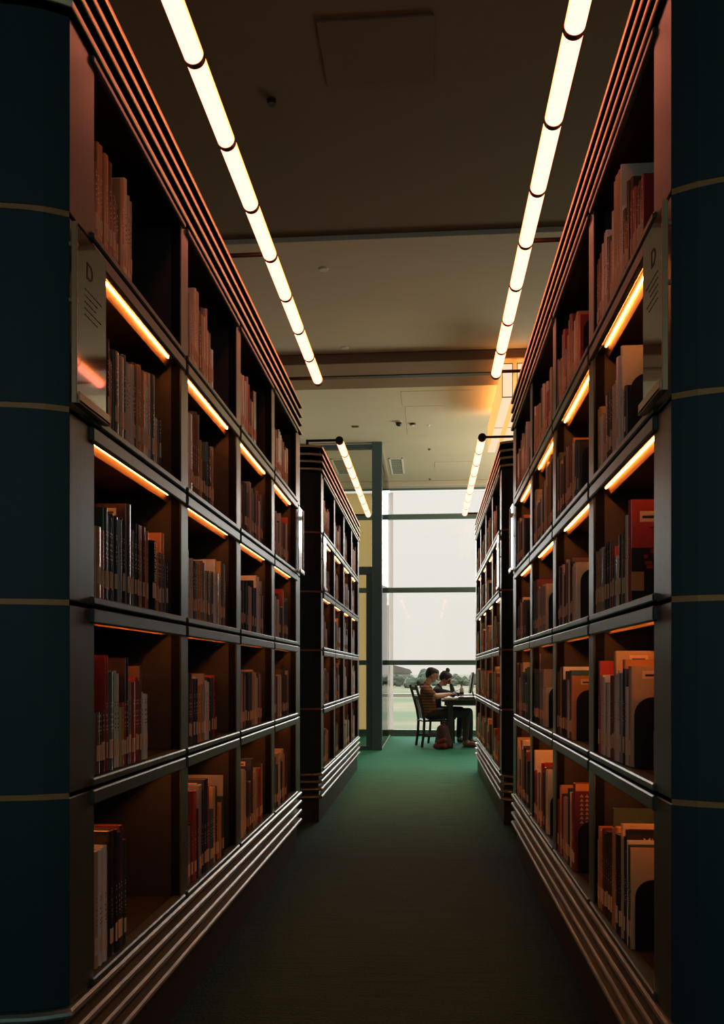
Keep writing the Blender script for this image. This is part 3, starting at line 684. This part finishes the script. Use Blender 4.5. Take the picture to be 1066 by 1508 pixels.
x, y = cpt(523, 629, 3.48); mb = MB(); mb.cbox(-.05, .05, -.04, .04, -.006, 0, .001); o = mb.obj('ceiling_sensor', M['ring']); o.location = (x, y, ZC); tag(o, 'small dark square ceiling plate above the left tube lamp', 'sensor')
def grille(px0, px1, py0, py1, label):
    (x0, y1_) = cpt(px0, py0, 3.48); (x1, _) = cpt(px1, py0, 3.48); (_, y2_) = cpt((px0 + px1) / 2, py1, 3.48)
    ya, yb = sorted((y1_, y2_))
    o = empty('ceiling_vent', ((x0 + x1) / 2, (ya + yb) / 2, ZC), label, 'vent', 'ceiling vents'); w, l = abs(x1 - x0) / 2, (yb - ya) / 2
    mb = MB()
    for a, b_, c_, d_ in ((-w, w, -l, -l + .03), (-w, w, l - .03, l), (-w, -w + .03, -l, l), (w - .03, w, -l, l)): mb.cbox(a, b_, c_, d_, -.012, 0, .002)
    mb.obj('frame', M['white'], o)
    mb = MB(); mb.box(-w + .03, w - .03, -l + .03, l - .03, -.003, 0); mb.obj('backing', M['vent'], o)
    n = 9
    for i in range(n):
        yy = -l + .05 + (2 * l - .1) * i / (n - 1); mb = MB(); mb.cbox(-w + .03, w - .03, yy - .008, yy + .008, -.009, -.004, .001); mb.obj('slat', M['vent'], o)
grille(576.5, 596, 699, 675, 'square ceiling vent grille near the window')
grille(497, 517, 699, 676, 'ceiling vent grille seen through the glass room panes')
x0, y0_ = cpt(640, 690.5, 3.48); x1, y1_ = cpt(700, 680, 3.48)
mb = MB(); mb.cbox(x0, x1, y0_ - .02, y1_, ZC - .006, ZC - .0005, .001); o = mb.obj('ceiling_patch', M['plate']); tag(o, 'long pale access panel in the ceiling near the window, right side', 'panel')
mb = MB(); mb.box(x0 + .3, x1, y0_ - .05, y0_ - .025, ZC - .004, ZC); mb.obj('dark_slot', M['black'], o)
x0, y0_ = cpt(590, 577, 3.48); x1, _ = cpt(703, 577, 3.48); _, y1_ = cpt(650, 598, 3.48)
mb = MB(); mb.cbox(x0, x1 - .05, y0_ + .02, y1_, ZC - .003, ZC - .0005, .0005); o = mb.obj('ceiling_patch', M['plate']); tag(o, 'broad greyish ceiling patch just beyond the cross beam', 'panel')
x0, y0_ = cpt(600, 641, 3.48); x1, _ = cpt(652, 641, 3.48)
mb = MB(); mb.cbox(x0, x1, y1_ + .01, y0_, ZC - .003, ZC - .0005, .0005); o = mb.obj('ceiling_patch', M['plate']); tag(o, 'narrow greyish ceiling patch around the smoke detector', 'panel')
(x0, y0_), (x1, _), (_, y1_) = cpt(482, 128, 3.518), cpt(638, 128, 3.518), cpt(600, 25, 3.518)
mb = MB(); mb.cbox(x0, x1, y1_, y0_, ZN - .012, ZN, .002); o = mb.obj('access_hatch', M['hatch']); tag(o, 'dim rectangular hatch in the dark ceiling near the camera', 'hatch')
x, y = cpt(400, 154, 3.50); mb = MB(); mb.tube((0, 0, -.03), (0, 0, 0), .025, .03, n=14); o = mb.obj('ceiling_detector', M['black']); o.location = (x, y, ZN); tag(o, 'small dark detector on the dark ceiling beside the left lamp', 'detector')

# ------------------------------------------------------------------ glass room partition on the left
gp = empty('glass_partition', (-.787, 13.06, 0), 'floor-to-ceiling glass partition with a broad dark column, left of the reading area', 'partition')
gx, gy = -.787, 13.06
def gpo(mb, n, m_, par=gp): mb.v = [(x - gx, y - gy, z) for x, y, z in mb.v]; return mb.obj(n, m_, par)
mb = MB(); mb.cbox(-.865, -.712, 13.0, 13.12, .001, ZC - .001, .004); gpo(mb, 'column', M['dark_steel'])
mb = MB(); mb.cbox(XL + .01, -.866, 13.02, 13.10, ZC - .10, ZC - .03, .003); gpo(mb, 'top_rail', M['dark_steel'])
mb = MB(); mb.cbox(XL + .01, -.866, 13.02, 13.10, .001, .06, .003); gpo(mb, 'bottom_rail', M['dark_steel'])
mb = MB(); mb.cbox(XL + .01, -.866, 13.02, 13.10, 2.68, 2.80, .003); gpo(mb, 'transom', M['dark_steel'])
mb = MB(); mb.cbox(-.955, -.868, 13.03, 13.09, .06, 2.68, .003); gpo(mb, 'door_stile', M['dark_steel'])
for x in (-2.05, -3.6, -5.0):
    mb = MB(); mb.cbox(x - .03, x + .03, 13.02, 13.10, .06, ZC - .1, .003); gpo(mb, 'stile', M['dark_steel'])
xs = [-.87, -2.02, -3.57, -4.97, XL + .02]
for a, b_ in zip(xs, xs[1:]):
    a2 = a - (.055 if a != -.87 else 0)
    mb = MB(); mb.box(b_ + .01, a2, 13.05, 13.06, 2.80, ZC - .1); gpo(mb, 'upper_pane', M['pglass'])
    mb = MB(); mb.box(b_ + .01, a2 if a != -.87 else -.957, 13.05, 13.06, .06, 2.68); gpo(mb, 'lower_pane', M['pglass'])
mb = MB(); mb.box(-.735, -.725, 13.13, 15.85, .02, ZC - .02); gpo(mb, 'side_pane', M['sglass'])
mb = MB(); mb.cbox(-.742, -.718, 13.13, 15.9, .001, .018, .002); gpo(mb, 'floor_track', M['plate'])
mb = MB(); mb.cbox(-.745, -.715, 13.13, 15.72, ZC - .02, ZC - .001, .002); gpo(mb, 'ceiling_track', M['plate'])
mb = MB(); mb.cbox(at(574.5, 16.2), at(579, 16.2), 16.12, 16.20, .02, CAMZ + 3.36, .006); gpo(mb, 'frosted_end_fin', M['frost'])
for zz in (.75, 1.05, 1.45, 1.85, 2.3):
    pass

# ------------------------------------------------------------------ table and things on it
Tx0, Tx1, Ty0, Ty1, TZ = .20, 1.75, 13.32, 15.0, .765
tb = empty('reading_table', (Tx0, Ty0, 0), 'dark reading table by the window with slab legs', 'table')
def tbo(mb, n, m_, par=tb): mb.v = [(x - Tx0, y - Ty0, z) for x, y, z in mb.v]; return mb.obj(n, m_, par)
mb = MB(); mb.cbox(Tx0, Tx1, Ty0, Ty1, TZ - .035, TZ, .004); tbo(mb, 'tabletop', M['deskwood'])
mb = MB(); mb.cbox(Tx0 + .04, Tx1 - .04, Ty0 + .03, Ty0 + .06, TZ - .095, TZ - .036, .003); tbo(mb, 'apron', M['deskwood'])
for x in (.30, Tx1 - .16):
    for y in (Ty0 + .0, Ty1 - .12):
        mb = MB(); mb.cbox(x, x + .075, y + .062, y + .14, .001, TZ - .037, .004); tbo(mb, 'leg', M['deskwood'])
# monitor seen edge-on
mo = empty('monitor', (.655, 13.65, TZ), 'thin dark monitor seen edge-on at the right end of the table', 'monitor')
mb = MB()
a = math.radians(8)
def sl_(x0, x1, z0, z1, y0=-.22, y1=.22):
    vs = [(x + math.sin(a) * z, y, z) for x in (x0, x1) for y in (y0, y1) for z in (z0, z1)]
    mb.add(vs, [(0, 1, 3, 2), (4, 6, 7, 5), (0, 4, 5, 1), (2, 3, 7, 6), (0, 2, 6, 4), (1, 5, 7, 3)])
sl_(-.035, -.012, .09, .42); mb.obj('screen_panel', M['black'], mo)
mb = MB(); sl_(-.012, .012, .11, .40, -.2, .2); mb.obj('rear_shell', M['paper'], mo)
mb = MB(); mb.path([(.02, 0, .16), (.06, 0, .01)], .012); mb.cbox(-.05, .09, -.1, .1, 0, .01, .002); mb.obj('stand', M['black'], mo)
bo = empty('water_bottle', (.53, 13.95, TZ), 'white bottle with a dark label standing on the table', 'bottle')
mb = MB(); prof = [(.030, 0), (.034, .01), (.034, .13), (.028, .16), (.014, .185), (.014, .20)]
for (r0, z0), (r1, z1) in zip(prof, prof[1:]): mb.tube((0, 0, z0), (0, 0, z1), r0, r1, n=16)
mb.obj('bottle_body', M['white'], bo, False)
mb = MB(); mb.tube((0, 0, .06), (0, 0, .10), .0345, n=16); mb.obj('bottle_label', M['ink'], bo)
mb = MB(); mb.tube((0, 0, .20), (0, 0, .222), .017, n=14); mb.obj('cap', M['ring'], bo)
ob = empty('open_book', (.38, 13.50, TZ), 'open book with pale pages lying on the table before the man', 'book')
mb = MB()
for s_ in (-1, 1): mb.add([(0, -.12 + s_ * 0, .004), (0, .12, .004), (s_ * .14, .12, .006), (s_ * .14, -.12, .006), (0, -.12, .014), (0, .12, .014), (s_ * .14, .12, .018), (s_ * .14, -.12, .018), (s_ * .06, -.12, .026), (s_ * .06, .12, .026)],
    [(0, 3, 7, 8, 4), (1, 5, 9, 6, 2), (0, 1, 2, 3), (4, 8, 9, 5), (8, 7, 6, 9), (3, 2, 6, 7)])
mb.obj('open_pages', M['paper'], ob)
mb = MB(); mb.cbox(-.145, .145, -.125, .125, 0, .004, .001); mb.obj('cover', BM['brown'], ob)
dk = empty('closed_book', (.57,  13.45, TZ), 'thick dark closed book lying at the right of the table', 'book')
mb = MB(); mb.cbox(-.11, .15, -.10, .10, 0, .004, .001); mb.cbox(-.11, .15, -.10, .10, .038, .042, .001); mb.cbox(-.113, -.109, -.10, .10, 0, .042, .001); mb.obj('cover', BM['brown'], dk)
mb = MB(); mb.box(-.108, .146, -.096, .096, .004, .038); mb.obj('pages', BM['dark brown'], dk)

# chairs
def make_chair(x, y, label):
    c = empty('wooden_chair', (x, y, 0), label, 'chair', 'wooden chairs at the table')
    def curve(yy, name):
        pts = [(-.03, 0.0), (.0, .22), (.01, .42), (-.02, .60), (-.075, .80), (-.13, .985)]
        mb = MB(); w = .018
        for (xa, za), (xb, zb) in zip(pts, pts[1:]):
            mb.add([(xa - w, yy - .016, za), (xa + w, yy - .016, za), (xa + w, yy + .016, za), (xa - w, yy + .016, za), (xb - w, yy - .016, zb), (xb + w, yy - .016, zb), (xb + w, yy + .016, zb), (xb - w, yy + .016, zb)],
                   [(0, 1, 2, 3), (4, 5, 6, 7), (0, 4, 5, 1), (1, 5, 6, 2), (2, 6, 7, 3), (3, 7, 4, 0)])
        mb.obj(name, M['wood'], c)
    curve(-.20, 'back_post'); curve(.20, 'back_post')
    for yy in (-.19, .19):
        mb = MB(); mb.tube((.40, yy, 0), (.39, yy, .402), .015, .02, n=8); mb.obj('front_leg', M['wood'], c)
        mb = MB(); mb.cbox(.0, .39, yy - .01, yy + .01, .16, .19, .002); mb.obj('side_stretcher', M['wood'], c)
    mb = MB(); mb.cbox(-.02, .43, -.22, .22, .402, .424, .008); mb.obj('seat', M['wood'], c)
    mb = MB(); mb.cbox(.39, .41, -.19, .19, .34, .402, .002); mb.obj('seat_rail', M['wood'], c)
    for z, dx in ((.93, -.115), (.78, -.07)):
        mb = MB(); mb.cbox(dx - .01, dx + .01, -.19, .19, z - .03, z + .03, .003); mb.obj('back_rail', M['wood'], c)
    for yy in (-.12, -.04, .04, .12):
        mb = MB(); mb.path([(.0, yy, .45), (-.03, yy, .62), (-.07, yy, .78)], .008, 6); mb.obj('spindle', M['wood'], c)
    return c
ch1 = make_chair(-.13, 13.76, 'dark wooden chair with spindle back under the man'); ch1.rotation_euler = (0, 0, math.radians(14))
ch2 = make_chair(.02, 14.55, 'dark wooden chair under the woman, behind the man')

# ------------------------------------------------------------------ people
SKIN = mat('skin', (.62, .33, .21), .5); HAIR = mat('dark_hair', (.018, .016, .018), .45, noise=.4, nscale=(90, 90, 30))
m, t, b = new_mat('rust_striped_polo'); SHIRT = m
tc = t.nodes.new('ShaderNodeTexCoord'); w = t.nodes.new('ShaderNodeTexWave'); w.bands_direction = 'Z'; w.inputs['Scale'].default_value = 7; t.links.new(tc.outputs['Object'], w.inputs['Vector'])
cr = t.nodes.new('ShaderNodeValToRGB'); cr.color_ramp.elements[0].position = .12; cr.color_ramp.elements[0].color = (.07, .035, .025, 1); cr.color_ramp.elements[1].position = .35; cr.color_ramp.elements[1].color = (.36, .13, .07, 1)
t.links.new(w.outputs['Fac'], cr.inputs[0]); t.links.new(cr.outputs[0], b.inputs['Base Color']); b.inputs['Roughness'].default_value = .9
TROUS = mat('grey_trousers', (.055, .05, .045), .85, noise=.2, nscale=(60, 60, 60)); NAVYC = mat('navy_cloth', (.018, .026, .045), .85, noise=.3, nscale=(50, 50, 50))
SHOE = mat('tan_shoe_leather', (.22, .10, .045), .5); SOLE = mat('shoe_sole', (.05, .04, .035), .7); EYE = mat('eye_dark', (.02, .015, .012), .3); LIP = mat('lips', (.40, .15, .11), .5)
def figure(name, loc, prims, mats, label, voxel=.007):
    """One continuous body: tapered limbs fused by a voxel remesh, then faces take the cloth or skin of the nearest limb."""
    mb = MB()
    for p0, p1, r0, r1, mi in prims:
        mb.tube(p0, p1, r0, r1, n=16); mb.ball(p0, r0); mb.ball(p1, r1)
    o = mb.obj(name + '_src', mats)
    md = o.modifiers.new('r', 'REMESH'); md.mode = 'VOXEL'; md.voxel_size = voxel; md.use_smooth_shade = True
    sm = o.modifiers.new('s', 'SMOOTH'); sm.factor = .5; sm.iterations = 3
    dg = bpy.context.evaluated_depsgraph_get(); dg.update()
    me = bpy.data.meshes.new_from_object(o.evaluated_get(dg)); bpy.data.objects.remove(o)
    me.materials.clear()
    for mm in mats: me.materials.append(mm)
    n = len(me.polygons); cen = np.empty(n * 3, 'f'); me.polygons.foreach_get('center', cen); cen = cen.reshape(-1, 3)
    best = np.full(n, 1e9); idx = np.zeros(n, 'i')
    for p0, p1, r0, r1, mi in prims:
        a_, b_ = np.array(p0), np.array(p1); d = b_ - a_; L = max(1e-9, d @ d)
        tt = np.clip(((cen - a_) @ d) / L, 0, 1); ds = np.linalg.norm(cen - (a_ + tt[:, None] * d), axis=1) - (r0 + (r1 - r0) * tt)
        k = ds < best; best[k] = ds[k]; idx[k] = mi
    me.polygons.foreach_set('material_index', idx); me.polygons.foreach_set('use_smooth', [True] * n)
    ob_ = bpy.data.objects.new(name, me); COL.objects.link(ob_); ob_.location = loc
    return tag(ob_, label, 'person')
def hand(P, side, wrist, fwd, up, curl=1.0, s=1.0):
    """Palm, four unequal bent fingers and a thumb from the side of the palm."""
    wrist, f, u = Vector(wrist), Vector(fwd).normalized(), Vector(up).normalized(); sd = f.cross(u).normalized() * side
    pal = wrist + f * .075 * s
    for k in (-1.2, -.4, .4, 1.2): P.append((tuple(wrist + f * .015), tuple(pal + sd * .018 * k * s), .019 * s, .012 * s, 0))
    for k, ln in zip((-1.35, -.45, .45, 1.3), (.062, .075, .080, .072)):
        a_ = pal + sd * .0185 * k * s; b_ = a_ + (f * .8 - u * .5 * curl).normalized() * ln * .5 * s; c_ = b_ + (f * .3 - u * curl).normalized() * ln * .5 * s
        P.append((tuple(a_), tuple(b_), .0085 * s, .008 * s, 0)); P.append((tuple(b_), tuple(c_), .008 * s, .0065 * s, 0))
    a_ = wrist + f * .025 + sd * .02; b_ = a_ + (f * .6 + sd * .8).normalized() * .038; c_ = b_ + (f * 1.0 + sd * -.1).normalized() * .032
    P.append((tuple(a_), tuple(b_), .012, .010, 0)); P.append((tuple(b_), tuple(c_), .010, .008, 0))
def head(P, c, tilt, s=1.0, yaw=0):
    """Skull, jaw, nose, brow, ears and lips; the face looks along +x tilted down by tilt."""
    Rm = Matrix.Rotation(yaw, 3, 'Z') @ Matrix.Rotation(tilt, 3, 'Y'); c = Vector(c)
    def q(x, y, z): return tuple(c + Rm @ Vector((x, y, z)) * s)
    P += [(q(-.035, 0, .035), q(.02, 0, .04), .083, .078, 0), (q(.025, 0, .0), q(.045, 0, -.065), .066, .038, 0), (q(0, .015, .0), q(.05, .012, -.075), .055, .028, 0), (q(0, -.015, .0), q(.05, -.012, -.075), .055, .028, 0),
          (q(.093, 0, .012), q(.112, 0, -.028), .008, .012, 0), (q(.088, -.03, .028), q(.088, .03, .028), .012, .012, 0), (q(.085, -.014, -.058), q(.085, .014, -.058), .009, .009, 0),
          (q(-.008, .078, .012), q(-.006, .080, -.02), .013, .009, 0), (q(-.008, -.078, .012), q(-.006, -.080, -.02), .013, .009, 0)]
    return q
# man
P = []
HC = (.055, 0, 1.135)
q = head(P, HC, math.radians(28), .97)
P += [((-.045, 0, .985), (.01, 0, 1.07), .058, .054, 0)]
# torso, leaning forward a little
for yy in (-.07, 0, .07):
    P += [((.01, yy, .545), (-.02, yy, .72), .115, .125, 1), ((-.02, yy, .72), (-.040, yy, .90), .125, .105, 1)]
P += [((-.05, -.15, .915), (-.05, .15, .915), .068, .068, 1), ((-.05, 0, .93), (-.04, 0, .99), .08, .062, 1)]
for s_ in (-1, 1):
    sh = (-.045, s_ * .175, .905); el = (.12, s_ * .235, .80); wr = (.335, s_ * .07 - .02, .835)
    mid = tuple(a + (b - a) * .62 for a, b in zip(sh, el))
    P += [(sh, mid, .062, .055, 1), (mid, el, .043, .040, 0), (el, wr, .041, .027, 0)]
    hand(P, s_, wr, (.85, -s_ * .2, .12), (-.1, 0, 1), .9)
P += [((.02, -.09, .53), (.02, .09, .53), .10, .10, 2)]
for s_, kx, ax in ((-1, .60, .575), (1, .64, .66)):
    hp = (.03, s_ * .095, .52); kn = (kx, s_ * .12, .545); an = (ax, s_ * .12, .115)
    P += [(hp, kn, .090, .068, 2), (kn, ((kn[0] + an[0]) / 2, s_ * .12, .36), .066, .062, 2), (((kn[0] + an[0]) / 2, s_ * .12, .36), an, .062, .046, 2)]
    P += [((an[0], s_ * .12, .105), (an[0] + .05, s_ * .12, .06), .042, .04, 0)]
MY = 13.76
man = figure('person', (0, MY, 0), P, [SKIN, SHIRT, TROUS], 'man with short dark hair in a rust striped polo, seated and holding a phone')
def cap(q, prims, name, parent, m_, vox=.007):
    mb = MB()
    for p0, p1, r0, r1 in prims: mb.tube(p0, p1, r0, r1, n=16); mb.ball(p0, r0); mb.ball(p1, r1)
    o = mb.obj(name, m_, None)
    md = o.modifiers.new('r', 'REMESH'); md.mode = 'VOXEL'; md.voxel_size = vox; md.use_smooth_shade = True
    sm = o.modifiers.new('s', 'SMOOTH'); sm.factor = .5; sm.iterations = 2
    dg = bpy.context.evaluated_depsgraph_get(); dg.update(); me = bpy.data.meshes.new_from_object(o.evaluated_get(dg)); bpy.data.objects.remove(o)
    me.materials.clear(); me.materials.append(m_)
    o = bpy.data.objects.new(name, me); COL.objects.link(o); o.parent = parent; return o
cap(q, [(q(-.045, 0, .042), q(.012, 0, .056), .088, .078), (q(-.07, 0, .0), q(-.06, 0, -.04), .055, .042), (q(.04, -.03, .085), q(.04, .03, .085), .03, .03), (q(-.03, -.045, .02), q(-.02, -.045, .03), .045, .045), (q(-.03, .045, .02), q(-.02, .045, .03), .045, .045)], 'hair', man, HAIR)
mb = MB()
for s_ in (-1, 1): mb.ball(q(.090, s_ * .03, .008), (.009, .011, .006))
mb.obj('eyes', EYE, man, True)
mb = MB(); n = 14
for k, (rr, zz) in enumerate(((.066, .965), (.062, 1.0))): pass
cpts = [(-.045 + .066 * math.cos(2 * math.pi * i / n), .07 * math.sin(2 * math.pi * i / n), .985 - .02 * math.cos(2 * math.pi * i / n)) for i in range(n + 1)]
mb.path(cpts, .012, 8); mb.obj('collar', SHIRT, man, True)
for s_, ax in ((-1, .575), (1, .66)):
    y_ = s_ * .12
    o = cap(None, [((ax - .005, y_, .055), (ax + .09, y_, .048), .044, .040), ((ax + .09, y_, .048), (ax + .18, y_, .040), .040, .030), ((ax, y_, .075), (ax + .01, y_, .10), .046, .046)], 'shoe', man, SHOE)
    mb = MB(); mb.cbox(ax - .05, ax + .215, y_ - .042, y_ + .042, .001, .018, .006); mb.obj('sole', SOLE, o)
ph = empty('phone', (.435, MY - .06, .885), 'dark phone held up in the hands of the seated man', 'phone')
ph.rotation_euler = (0, math.radians(-28), 0)
mb = MB(); mb.cbox(-.07, .07, -.036, .036, 0, .008, .003); mb.obj('phone_body', M['black'], ph)
mb = MB(); mb.box(-.049, .064, -.032, .032, .008, .0086); mb.obj('phone_screen', M['dark_steel'], ph)
# woman
P = []
WY = 14.50
WX = .20
q = head(P, (WX + .075, 0, 1.075), math.radians(40), .93)
P += [((WX - .035, 0, .945), (WX + .02, 0, 1.01), .046, .044, 0)]
for yy in (-.05, .05): P += [((WX - .10, yy, .54), (WX - .09, yy, .72), .11, .10, 1), ((WX - .09, yy, .72), (WX - .05, yy, .87), .10, .09, 1)]
P += [((WX - .05, -.12, .88), (WX - .05, .12, .88), .058, .058, 1), ((WX - .05, 0, .90), (WX - .03, 0, .955), .06, .05, 1)]
# near arm props the head, far arm lies on the table
P += [((WX - .04, -.15, .87), (WX + .21, -.14, .815), .055, .048, 1), ((WX + .21, -.14, .815), (WX + .175, -.06, .965), .046, .032, 1)]
hand(P, 1, (WX + .170, -.05, .975), (-.15, .1, 1), (1, 0, 0), -.5, .9)
P += [((WX - .04, .15, .87), (WX + .10, .16, .82), .055, .048, 1), ((WX + .10, .16, .82), (WX + .33, .02, .808), .046, .032, 1)]
hand(P, -1, (WX + .335, .015, .808), (1, -.15, .0), (0, 0, 1), .35, .9)
P += [((WX - .10, -.08, .53), (WX - .10, .08, .53), .10, .10, 2)]
for s_ in (-1, 1):
    kn = (WX + .34, s_ * .09, .545)
    P += [((WX - .08, s_ * .085, .53), kn, .085, .062, 2), (kn, (WX + .30, s_ * .09, .115), .060, .042, 2), ((WX + .30, s_ * .09, .10), (WX + .35, s_ * .09, .06), .036, .034, 0)]
wom = figure('person', (0, WY, 0), P, [SKIN, NAVYC, NAVYC], 'woman with a hair bun in a navy top, bent over the table behind the man')
cap(q, [(q(-.045, 0, .045), q(.012, 0, .058), .090, .080), (q(-.07, 0, .0), q(-.06, 0, -.03), .055, .045), (q(.045, -.035, .08), q(.045, .035, .08), .032, .032), (q(-.03, -.05, .01), q(.01, -.05, .03), .043, .04), (q(-.03, .05, .01), q(.01, .05, .03), .043, .04)], 'hair', wom, HAIR)
cap(q, [(q(-.06, 0, .145), q(-.075, 0, .155), .038, .034)], 'hair_bun', wom, HAIR)
mb = MB()
for s_ in (-1, 1): mb.ball(q(.090, s_ * .03, .008), (.009, .011, .006))
mb.obj('eyes', EYE, wom, True)
mb = MB(); mb.add([(WX + .02, -.05, .94), (WX + .02, .05, .94), (WX + .055, .03, .83), (WX + .055, -.03, .83), (WX + .0, -.05, .94), (WX + .0, .05, .94), (WX + .03, .03, .83), (WX + .03, -.03, .83)], [(0, 1, 2, 3), (4, 7, 6, 5), (0, 4, 5, 1), (1, 5, 6, 2), (2, 6, 7, 3), (3, 7, 4, 0)])
mb.obj('white_undershirt', M['white'], wom)
for s_ in (-1, 1):
    o = cap(None, [((WX + .30, s_ * .09, .045), (WX + .44, s_ * .09, .036), .036, .028)], 'shoe', wom, SOLE)
# red bag on the floor
bag = empty('backpack', (.20, 13.22, 0), 'dark red backpack slumped on the carpet under the table edge', 'bag')
RED = mat('dark_red_nylon', (.14, .018, .018), .75, noise=.4, nscale=(12, 12, 12), bump=.3)
DRED = mat('maroon_nylon', (.05, .012, .014), .75, noise=.3, nscale=(12, 12, 12))
cap(None, [((.0, 0, .11), (.0, 0, .30), .11, .085), ((.06, .02, .10), (.04, .02, .33), .10, .06), ((-.03, -.02, .07), (.08, -.02, .07), .065, .065)], 'bag_body', bag, DRED, .012)
cap(None, [((-.09, -.05, .055), (.03, -.07, .06), .05, .055), ((-.04, -.07, .12), (.03, -.08, .15), .045, .045)], 'front_pocket', bag, RED, .01)
mb = MB(); mb.path([(.02, 0, .38), (.0, -.02, .43), (.06, -.03, .43), (.07, 0, .37)], .008, 8); mb.obj('carry_strap', RED, bag, True)

# ------------------------------------------------------------------ outdoors
GZ = -.6
m, t, b = new_mat('meadow_grass'); GR = m
tc = t.nodes.new('ShaderNodeTexCoord'); n1 = t.nodes.new('ShaderNodeTexNoise'); n1.inputs['Scale'].default_value = .16; n1.inputs['Detail'].default_value = 6
t.links.new(tc.outputs['Object'], n1.inputs['Vector']); cr = t.nodes.new('ShaderNodeValToRGB')
cr.color_ramp.elements[0].position = .38; cr.color_ramp.elements[0].color = (.10, .17, .08, 1); cr.color_ramp.elements[1].position = .62; cr.color_ramp.elements[1].color = (.26, .235, .15, 1)
t.links.new(n1.outputs['Fac'], cr.inputs[0]); t.links.new(cr.outputs[0], b.inputs['Base Color']); b.inputs['Roughness'].default_value = 1
mb = MB(); mb.box(-150, 150, 16.5, 400, GZ - .5, GZ); tag(mb.obj('meadow', GR), 'green and straw coloured meadow outside the window', 'ground', None, 'structure')
WALLW = mat('whitewashed_wall', (.8, .78, .74), .8)
mb = MB(); mb.cbox(-30, 30, 60, 60.3, GZ, GZ + .16, .02); o = mb.obj('boundary_wall', WALLW); tag(o, 'low white kerb wall running across the meadow', 'wall')
mb = MB(); mb.cbox(-30, 30, 59.9, 60.4, GZ + .16, GZ + .22, .02); mb.obj('coping', WALLW, o)
LEAF = mat('tree_foliage', (.20, .24, .185), .9, noise=.4, nscale=(.8, .8, .8)); BARK = mat('bark', (.15, .11, .08), .9)
tr_lab = ['rounded tree beyond the meadow, left edge of the window view', 'small tree left of the seated man beyond the wall', 'broad tree just left of the man, beyond the wall', 'tree partly hidden behind the two readers', 'rounded tree between the readers and the monitor', 'tree behind the monitor at the right of the window view', 'distant tree far right of the meadow', 'distant tree far left of the meadow']
for i, (x, y, h, w) in enumerate(((-6.2, 95, 1.75, 2.6), (-3.4, 100, 1.35, 2.6), (-.9, 92, 1.9, 2.4), (2.6, 105, 1.6, 4.2), (6.2, 98, 1.9, 3.2), (9.4, 90, 1.5, 3.2), (15, 100, 2.2, 4.5), (-11, 100, 2.2, 4.6))):
    rn = random.Random(i + 40); o = empty('tree', (x, y, GZ), tr_lab[i], 'tree', 'trees beyond the meadow')
    bm = bmesh.new()
    for j in range(26):
        u = rn.uniform(-1, 1); r_ = rn.uniform(.16, .34) * h; tmp = bmesh.new(); bmesh.ops.create_icosphere(tmp, subdivisions=2, radius=r_)
        ox, oy = u * w * .5, rn.uniform(-.4, .4) * w; oz = rn.uniform(.15, 1) * (h - r_) * math.sqrt(max(.08, 1 - u * u)) + r_ * .3
        for v in tmp.verts: v.co = v.co * (1 + rn.uniform(-.3, .3)) + Vector((ox, oy, oz))
        me = bpy.data.meshes.new('tmp'); tmp.to_mesh(me); tmp.free(); bm.from_mesh(me); bpy.data.meshes.remove(me)
    me = bpy.data.meshes.new('crown'); bm.to_mesh(me); bm.free(); me.materials.append(LEAF); c_ = bpy.data.objects.new('crown', me); COL.objects.link(c_); c_.parent = o
    mb = MB(); mb.tube((0, 0, 0), (0, 0, h * .5), .10, .06, n=8); mb.obj('trunk', BARK, o)
bh = empty('farm_building', (-4.6, 110, GZ), 'low pale building with a pitched roof beyond the trees, left side', 'building')
mb = MB(); mb.cbox(-2.2, 2.2, -2, 2, 0, 1.5, .02); mb.obj('house_wall', mat('pale_render', (.55, .50, .46), .9), bh)
mb = MB(); mb.prism([(-2.5, 1.5), (2.5, 1.5), (2.2, 2.0), (0, 2.6), (-2.2, 2.0)], -2.2, 2.2, 'y'); mb.obj('roof', mat('grey_roof', (.30, .27, .27), .9), bh)
for x in (-1.3, 0, 1.3):
    mb = MB(); mb.cbox(x - .25, x + .25, -2.04, -1.99, .6, 1.1, .01); mb.obj('window', M['dark_steel'], bh)
